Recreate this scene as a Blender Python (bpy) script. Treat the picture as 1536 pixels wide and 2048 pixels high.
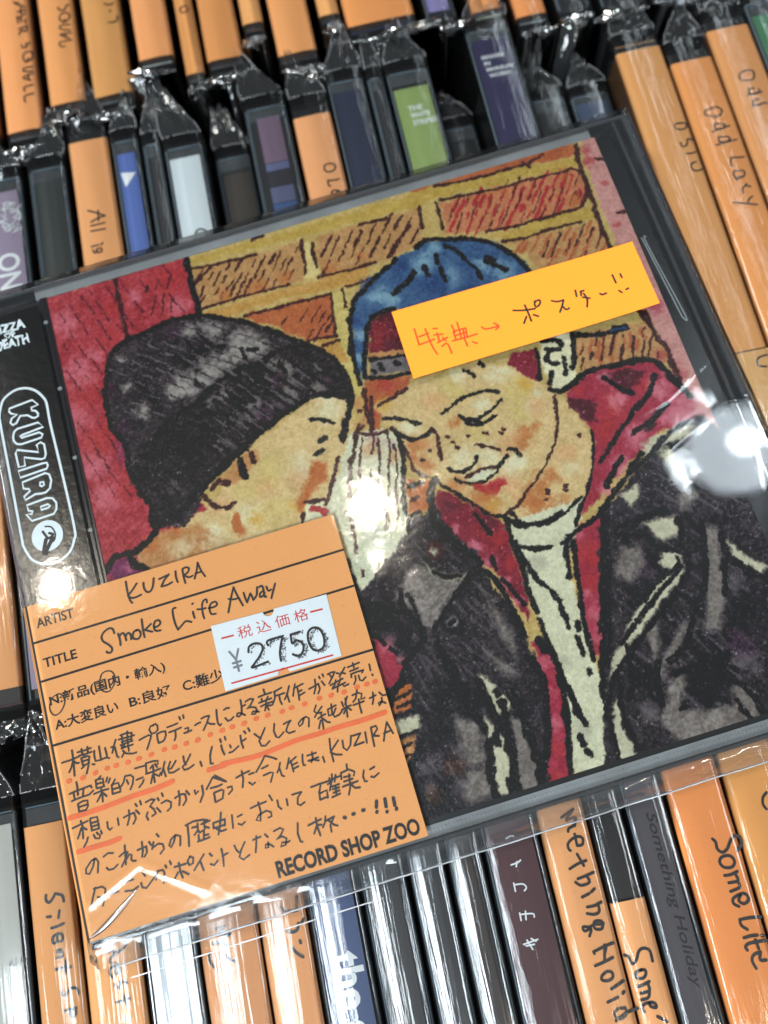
import bpy, math, random
import numpy as np
from mathutils import Matrix, Vector

MM = 0.001
for o in list(bpy.data.objects):
    bpy.data.objects.remove(o)
scene = bpy.context.scene
COL = scene.collection

# ---------------------------------------------------------------- camera, light, exposure
cam_d = bpy.data.cameras.new('camera')
cam = bpy.data.objects.new('camera', cam_d)
COL.objects.link(cam)
RC = Matrix(((0.9565674, -0.2880754, -0.0446247), (-0.2905692, -0.9299417, -0.2253395), (0.0234164, 0.2285190, -0.9732578)))
CAMPOS = Vector((50.7256, -98.0171, 142.3112)) * MM
M = RC.transposed() @ Matrix(((1, 0, 0), (0, -1, 0), (0, 0, -1)))
cam.matrix_world = Matrix.Translation(CAMPOS) @ M.to_4x4()
cam_d.sensor_fit = 'VERTICAL'
cam_d.sensor_height = 24.0
cam_d.lens = 24.0 * 1538.0 / 2048.0
cam_d.clip_start = 0.01
cam_d.clip_end = 20.0
cam_d.dof.use_dof = True
cam_d.dof.focus_distance = 0.1385
cam_d.dof.aperture_fstop = 7.0
scene.camera = cam

world = bpy.data.worlds.new('World')
scene.world = world
world.use_nodes = True
bg = world.node_tree.nodes['Background']
bg.inputs[0].default_value = (0.86, 0.94, 1.0, 1)
bg.inputs[1].default_value = 0.07


def lamp(name, loc_mm, target_mm, size, power, col, size_y=None, along=None):
    """an area lamp; size in metres"""
    d = bpy.data.lights.new(name, 'AREA')
    d.energy = power
    d.color = col
    if size_y:
        d.shape = 'RECTANGLE'
        d.size, d.size_y = size, size_y
    else:
        d.shape = 'DISK'
        d.size = size
    o = bpy.data.objects.new(name, d)
    COL.objects.link(o)
    loc = Vector(loc_mm) * MM
    z = (loc - Vector(target_mm) * MM).normalized()
    y = Vector(along) if along else Vector((0, 1, 0))
    x = y.cross(z).normalized()
    y = z.cross(x)
    m = Matrix((x, y, z)).transposed().to_4x4()
    o.matrix_world = Matrix.Translation(loc) @ m
    return o


ANG = math.radians(4.9)
DX, DY = math.sin(ANG), math.cos(ANG)
WARM, COOL = (1.0, 0.90, 0.74), (0.84, 0.94, 1.0)
# warm ceiling spots, cool tubes, a cool panel, added fill and glare-core lamps
lamp('spot_lamp', (70, 320, 1500), (60, -60, 0), 0.045, 2.6, WARM)
lamp('spot_lamp', (-645, 345, 1500), (0, -60, 0), 0.05, 2.5, WARM)
lamp('spot_lamp', (640, -950, 1500), (60, -60, 0), 0.05, 4.0, WARM)
lamp('soft_lamp', (-1150, 800, 1400), (60, -60, 0), 0.5, 20.0, (1.0, .98, .95))
lamp('soft_lamp', (1650, -700, 1500), (60, -60, 0), 0.6, 15.5, (.93, .97, 1.0))  # added soft fill, kept where its reflection stays out of view
lamp('tube_lamp', (-570, -850, 1500), (20, -60, 0), 0.36, 36.0, COOL, 0.95, (DX, DY, 0))
lamp('tube_lamp', (1080, 900, 1500), (120, -60, 0), 0.10, 4.0, COOL, 1.2, (DX, DY, 0))
lamp('panel_glare_lamp', (867, 191, 1500), (120, -73, 0), 0.19, 2.0, COOL)

lamp('panel_glare_lamp', (890, 205, 1500), (120, -73, 0), 0.06, 0.7, COOL)  # extra small lamp added to whiten the core of the panel's glare

scene.view_settings.view_transform = 'Standard'
scene.view_settings.look = 'None'
scene.view_settings.exposure = 0.14
scene.view_settings.gamma = 1.0
scene.render.engine = 'CYCLES'
scene.cycles.use_denoising = True
scene.cycles.max_bounces = 24
scene.cycles.transparent_max_bounces = 40
scene.cycles.glossy_bounces = 4
scene.cycles.diffuse_bounces = 3
scene.cycles.sample_clamp_indirect = 4.0
scene.cycles.blur_glossy = 0.5
scene.cycles.caustics_reflective = False
scene.cycles.caustics_refractive = False

# ---------------------------------------------------------------- colours and materials
PAL = {'mort': (190, 164, 100), 'brickt': (184, 140, 90), 'brick': (176, 98, 58), 'brickr': (190, 122, 84), 'brko': (184, 108, 56),
    'brd': (62, 27, 26), 'red': (170, 48, 50), 'yell': (186, 156, 76), 'yelo': (190, 146, 76), 'yelp': (200, 180, 108), 'yel2': (204, 158, 66),
    'cream': (206, 186, 122), 'pinkc': (194, 140, 132), 'pinkp': (204, 120, 132), 'redp': (168, 58, 66), 'purp': (116, 40, 84),
    'creamw': (205, 204, 172), 'blu': (150, 180, 180), 'peach': (208, 152, 104), 'tan': (186, 134, 84), 'gry': (112, 104, 106), 'skin': (208, 180, 126),
    'skl': (218, 212, 174), 'redd': (128, 30, 50), 'mag': (160, 48, 68), 'redk': (84, 20, 38), 'jack': (42, 35, 40), 'jackd': (14, 12, 16),
    'gryd': (80, 72, 78), 'gryl': (122, 114, 108), 'gryc': (190, 186, 158), 'gryw': (190, 190, 184), 'creamd': (150, 146, 128), 'blue': (60, 92, 130),
    'blul': (134, 168, 180), 'blud': (34, 62, 108), 'beanie': (50, 41, 46), 'brim': (34, 26, 29), 'gryb': (156, 150, 142), 'purk': (72, 36, 66),
    'inkb': (12, 9, 11), 'inkw': (200, 190, 170)}


def s2l(c):
    c = np.asarray(c, dtype=np.float32) / 255.0
    return np.where(c <= 0.04045, c / 12.92, ((c + 0.055) / 1.055) ** 2.4)


def vnoise(h, w, cell, rs):
    """smooth value noise in 0..1, one knot every `cell` samples"""
    gy, gx = int(h / cell) + 3, int(w / cell) + 3
    g = rs.rand(gy, gx).astype(np.float32)
    y = np.arange(h, dtype=np.float32) / cell
    x = np.arange(w, dtype=np.float32) / cell
    yi, xi = y.astype(int), x.astype(int)
    fy, fx = y - yi, x - xi
    fy, fx = fy * fy * (3 - 2 * fy), fx * fx * (3 - 2 * fx)
    a = g[yi][:, xi] * (1 - fx) + g[yi][:, xi + 1] * fx
    b = g[yi + 1][:, xi] * (1 - fx) + g[yi + 1][:, xi + 1] * fx
    return a * (1 - fy)[:, None] + b * fy[:, None]


def seg_dist(X, Y, pts, closed=False):
    n = len(pts)
    best = np.full(X.shape, 1e9, np.float32)
    for i in range(n if closed else n - 1):
        ax, ay = pts[i]
        bx, by = pts[(i + 1) % n]
        dx, dy = bx - ax, by - ay
        l2 = dx * dx + dy * dy + 1e-9
        t = np.clip(((X - ax) * dx + (Y - ay) * dy) / l2, 0, 1)
        d = (X - ax - t * dx) ** 2 + (Y - ay - t * dy) ** 2
        np.minimum(best, d, out=best)
    return np.sqrt(best)


def inside(X, Y, pts):
    r = np.zeros(X.shape, bool)
    n = len(pts)
    for i in range(n):
        ax, ay = pts[i]
        bx, by = pts[(i + 1) % n]
        if ay == by:
            continue
        c = ((ay > Y) != (by > Y)) & (X < (bx - ax) * (Y - ay) / (by - ay) + ax)
        r ^= c
    return r


def paint_cover(nx, ny, w, h):
    """the printed cover picture: washes, soft blots and dry brush ink, as linear colours on an nx * ny grid"""
    rs = np.random.RandomState(4)
    step = w / (nx - 1)
    X, Y = np.meshgrid(np.arange(nx, dtype=np.float32) * step, np.arange(ny, dtype=np.float32) * (h / (ny - 1)))
    n1, n2, n3 = vnoise(ny, nx, 4, rs), vnoise(ny, nx, 4, rs), vnoise(ny, nx, 9, rs)
    n4 = vnoise(ny, nx, 16, rs)
    f1, f2 = vnoise(ny, nx, 1.6, rs), vnoise(ny, nx, 1.6, rs)
    XW = X + (n1 - .5) * .6 + (n3 - .5) * .8 + (f1 - .5) * .3
    YW = Y + (n2 - .5) * .6 + (n4 - .5) * .8 + (f2 - .5) * .3
    XL = X + (n1 - .5) * .35 + (n3 - .5) * .35 + (f1 - .5) * .3
    YL = Y + (n2 - .5) * .35 + (n4 - .5) * .35 + (f2 - .5) * .3
    img = np.zeros((ny, nx, 3), np.float32) + np.array(PAL['mort'], np.float32)
    mott = (.5 * vnoise(ny, nx, 5, rs) + .3 * vnoise(ny, nx, 14, rs) + .2 * f1 - .5) * 2
    mott2 = (.5 * vnoise(ny, nx, 3, rs) + .3 * vnoise(ny, nx, 8, rs) + .2 * vnoise(ny, nx, 24, rs) - .5) * 2

    def win(x0, x1, y0, y1):
        a, b = max(0, int(x0 / step)), min(nx, int(x1 / step) + 2)
        c, d = max(0, int(y0 / step)), min(ny, int(y1 / step) + 2)
        return (slice(c, d), slice(a, b)) if a < b and c < d else None

    def blend(sl, al, col, mo=0.0):
        c = np.array(col, np.float32)
        c = c + (mott2[sl] * mo)[..., None] * np.array([1, .97, .95], np.float32)
        a = al[..., None]
        img[sl] = img[sl] * (1 - a) + c * a

    def stroke(pts, wd, col, rough=.5):
        xs, ys = [p[0] for p in pts], [p[1] for p in pts]
        sl = win(min(xs) - 3, max(xs) + 3, min(ys) - 3, max(ys) + 3)
        if sl is None:
            return
        if len(pts) > 2:
            q = [pts[0]] + list(pts) + [pts[-1]]
            o_ = []
            for i in range(1, len(q) - 2):
                for t in (0, .33, .66):
                    o_.append(tuple(.5 * (2 * q[i][k] + (q[i + 1][k] - q[i - 1][k]) * t + (2 * q[i - 1][k] - 5 * q[i][k] + 4 * q[i + 1][k] - q[i + 2][k]) * t * t + (3 * q[i][k] - q[i - 1][k] - 3 * q[i + 1][k] + q[i + 2][k]) * t ** 3) for k in (0, 1)))
            pts = o_ + [pts[-1]]
        d = seg_dist(XL[sl], YL[sl], pts)
        hw = wd * .5 * (1 + (n3[sl] - .5) * .7)
        al = np.clip((hw - d) / .22 + .5, 0, 1)
        al *= np.clip(1.25 - np.clip(f2[sl] - .45, 0, 1) * rough * 2.2 * (d / np.maximum(hw, .05)), 0, 1)
        blend(sl, al * .95, col, 8)

    for o in ART.split(';'):
        o = o.split(',')
        k, colr = o[0], PAL[o[1]]
        if k == 'B':
            al, r, x, y = float(o[2]) / 100, float(o[3]) / 10, float(o[4]) / 10, float(o[5]) / 10
            sl = win(x - 2.2 * r, x + 2.2 * r, y - 2.2 * r, y + 2.2 * r)
            if sl is None:
                continue
            d = np.sqrt((XW[sl] - x) ** 2 + (YW[sl] - y) ** 2) / r
            a = np.clip(1.12 - d * .8 + mott[sl] * .5, 0, 1)
            a = a * a * (3 - 2 * a) * (d < 2.2)
            blend(sl, a * al, colr, 12)
            continue
        nhead = 5 if k == 'H' else 4
        v = [float(q) / 10 for q in o[nhead:]]
        pts = list(zip(v[0::2], v[1::2]))
        xs, ys = v[0::2], v[1::2]
        if k == 'F':
            e, mo = float(o[2]) / 10, float(o[3])
            sl = win(min(xs) - 2, max(xs) + 2, min(ys) - 2, max(ys) + 2)
            if sl is None:
                continue
            ins = inside(XW[sl], YW[sl], pts)
            d = seg_dist(XW[sl], YW[sl], pts, True)
            al = np.clip(.5 + np.where(ins, d, -d) / (e + .15), 0, 1)
            blend(sl, al, colr, mo * 1.5)
        elif k == 'L':
            stroke(pts, float(o[2]) / 10, colr)
        elif k == 'H':
            wd, sp, ang = float(o[2]) / 10, float(o[3]) / 10, math.radians(float(o[4]))
            ux, uy = math.cos(ang), math.sin(ang)
            px_, py_ = -uy, ux
            cx, cy = sum(xs) / len(xs), sum(ys) / len(ys)
            R = max(math.hypot(a - cx, b - cy) for a, b in pts)
            q = -R
            while q < R:
                s = -R + rs.rand() * 2
                while s < R:
                    ln = 1.2 + rs.rand() * 4.5
                    jx = (rs.rand() - .5) * .8
                    a = (cx + ux * s + px_ * (q + jx), cy + uy * s + py_ * (q + jx))
                    b = (a[0] + ux * ln + px_ * (rs.rand() - .5) * .5, a[1] + uy * ln + py_ * (rs.rand() - .5) * .5)
                    m = np.array([[(a[0] + b[0]) / 2]]), np.array([[(a[1] + b[1]) / 2]])
                    if inside(m[0], m[1], pts)[0, 0]:
                        stroke([a, b], wd * (.6 + .7 * rs.rand()), colr, .9)
                    s += ln + .5 + rs.rand() * 1.8
                q += sp * (.8 + .4 * rs.rand())
    lum = img.mean(2, keepdims=True)
    speck = np.clip(f2 * .6 + f1 * .4 + n1 * .35 - .86, 0, 1)[..., None]
    img += np.where(lum < 75, speck * 240, -speck * 60)
    img += (mott * 5 + (rs.rand(ny, nx) - .5) * 16)[..., None]
    img += (rs.rand(ny, nx, 3) - .5) * 9
    img = 114 + (img - 118) * 1.12
    g_ = img.mean(2, keepdims=True)
    img = g_ + (img - g_) * .94
    return s2l(np.clip(img, 6, 238))

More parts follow.
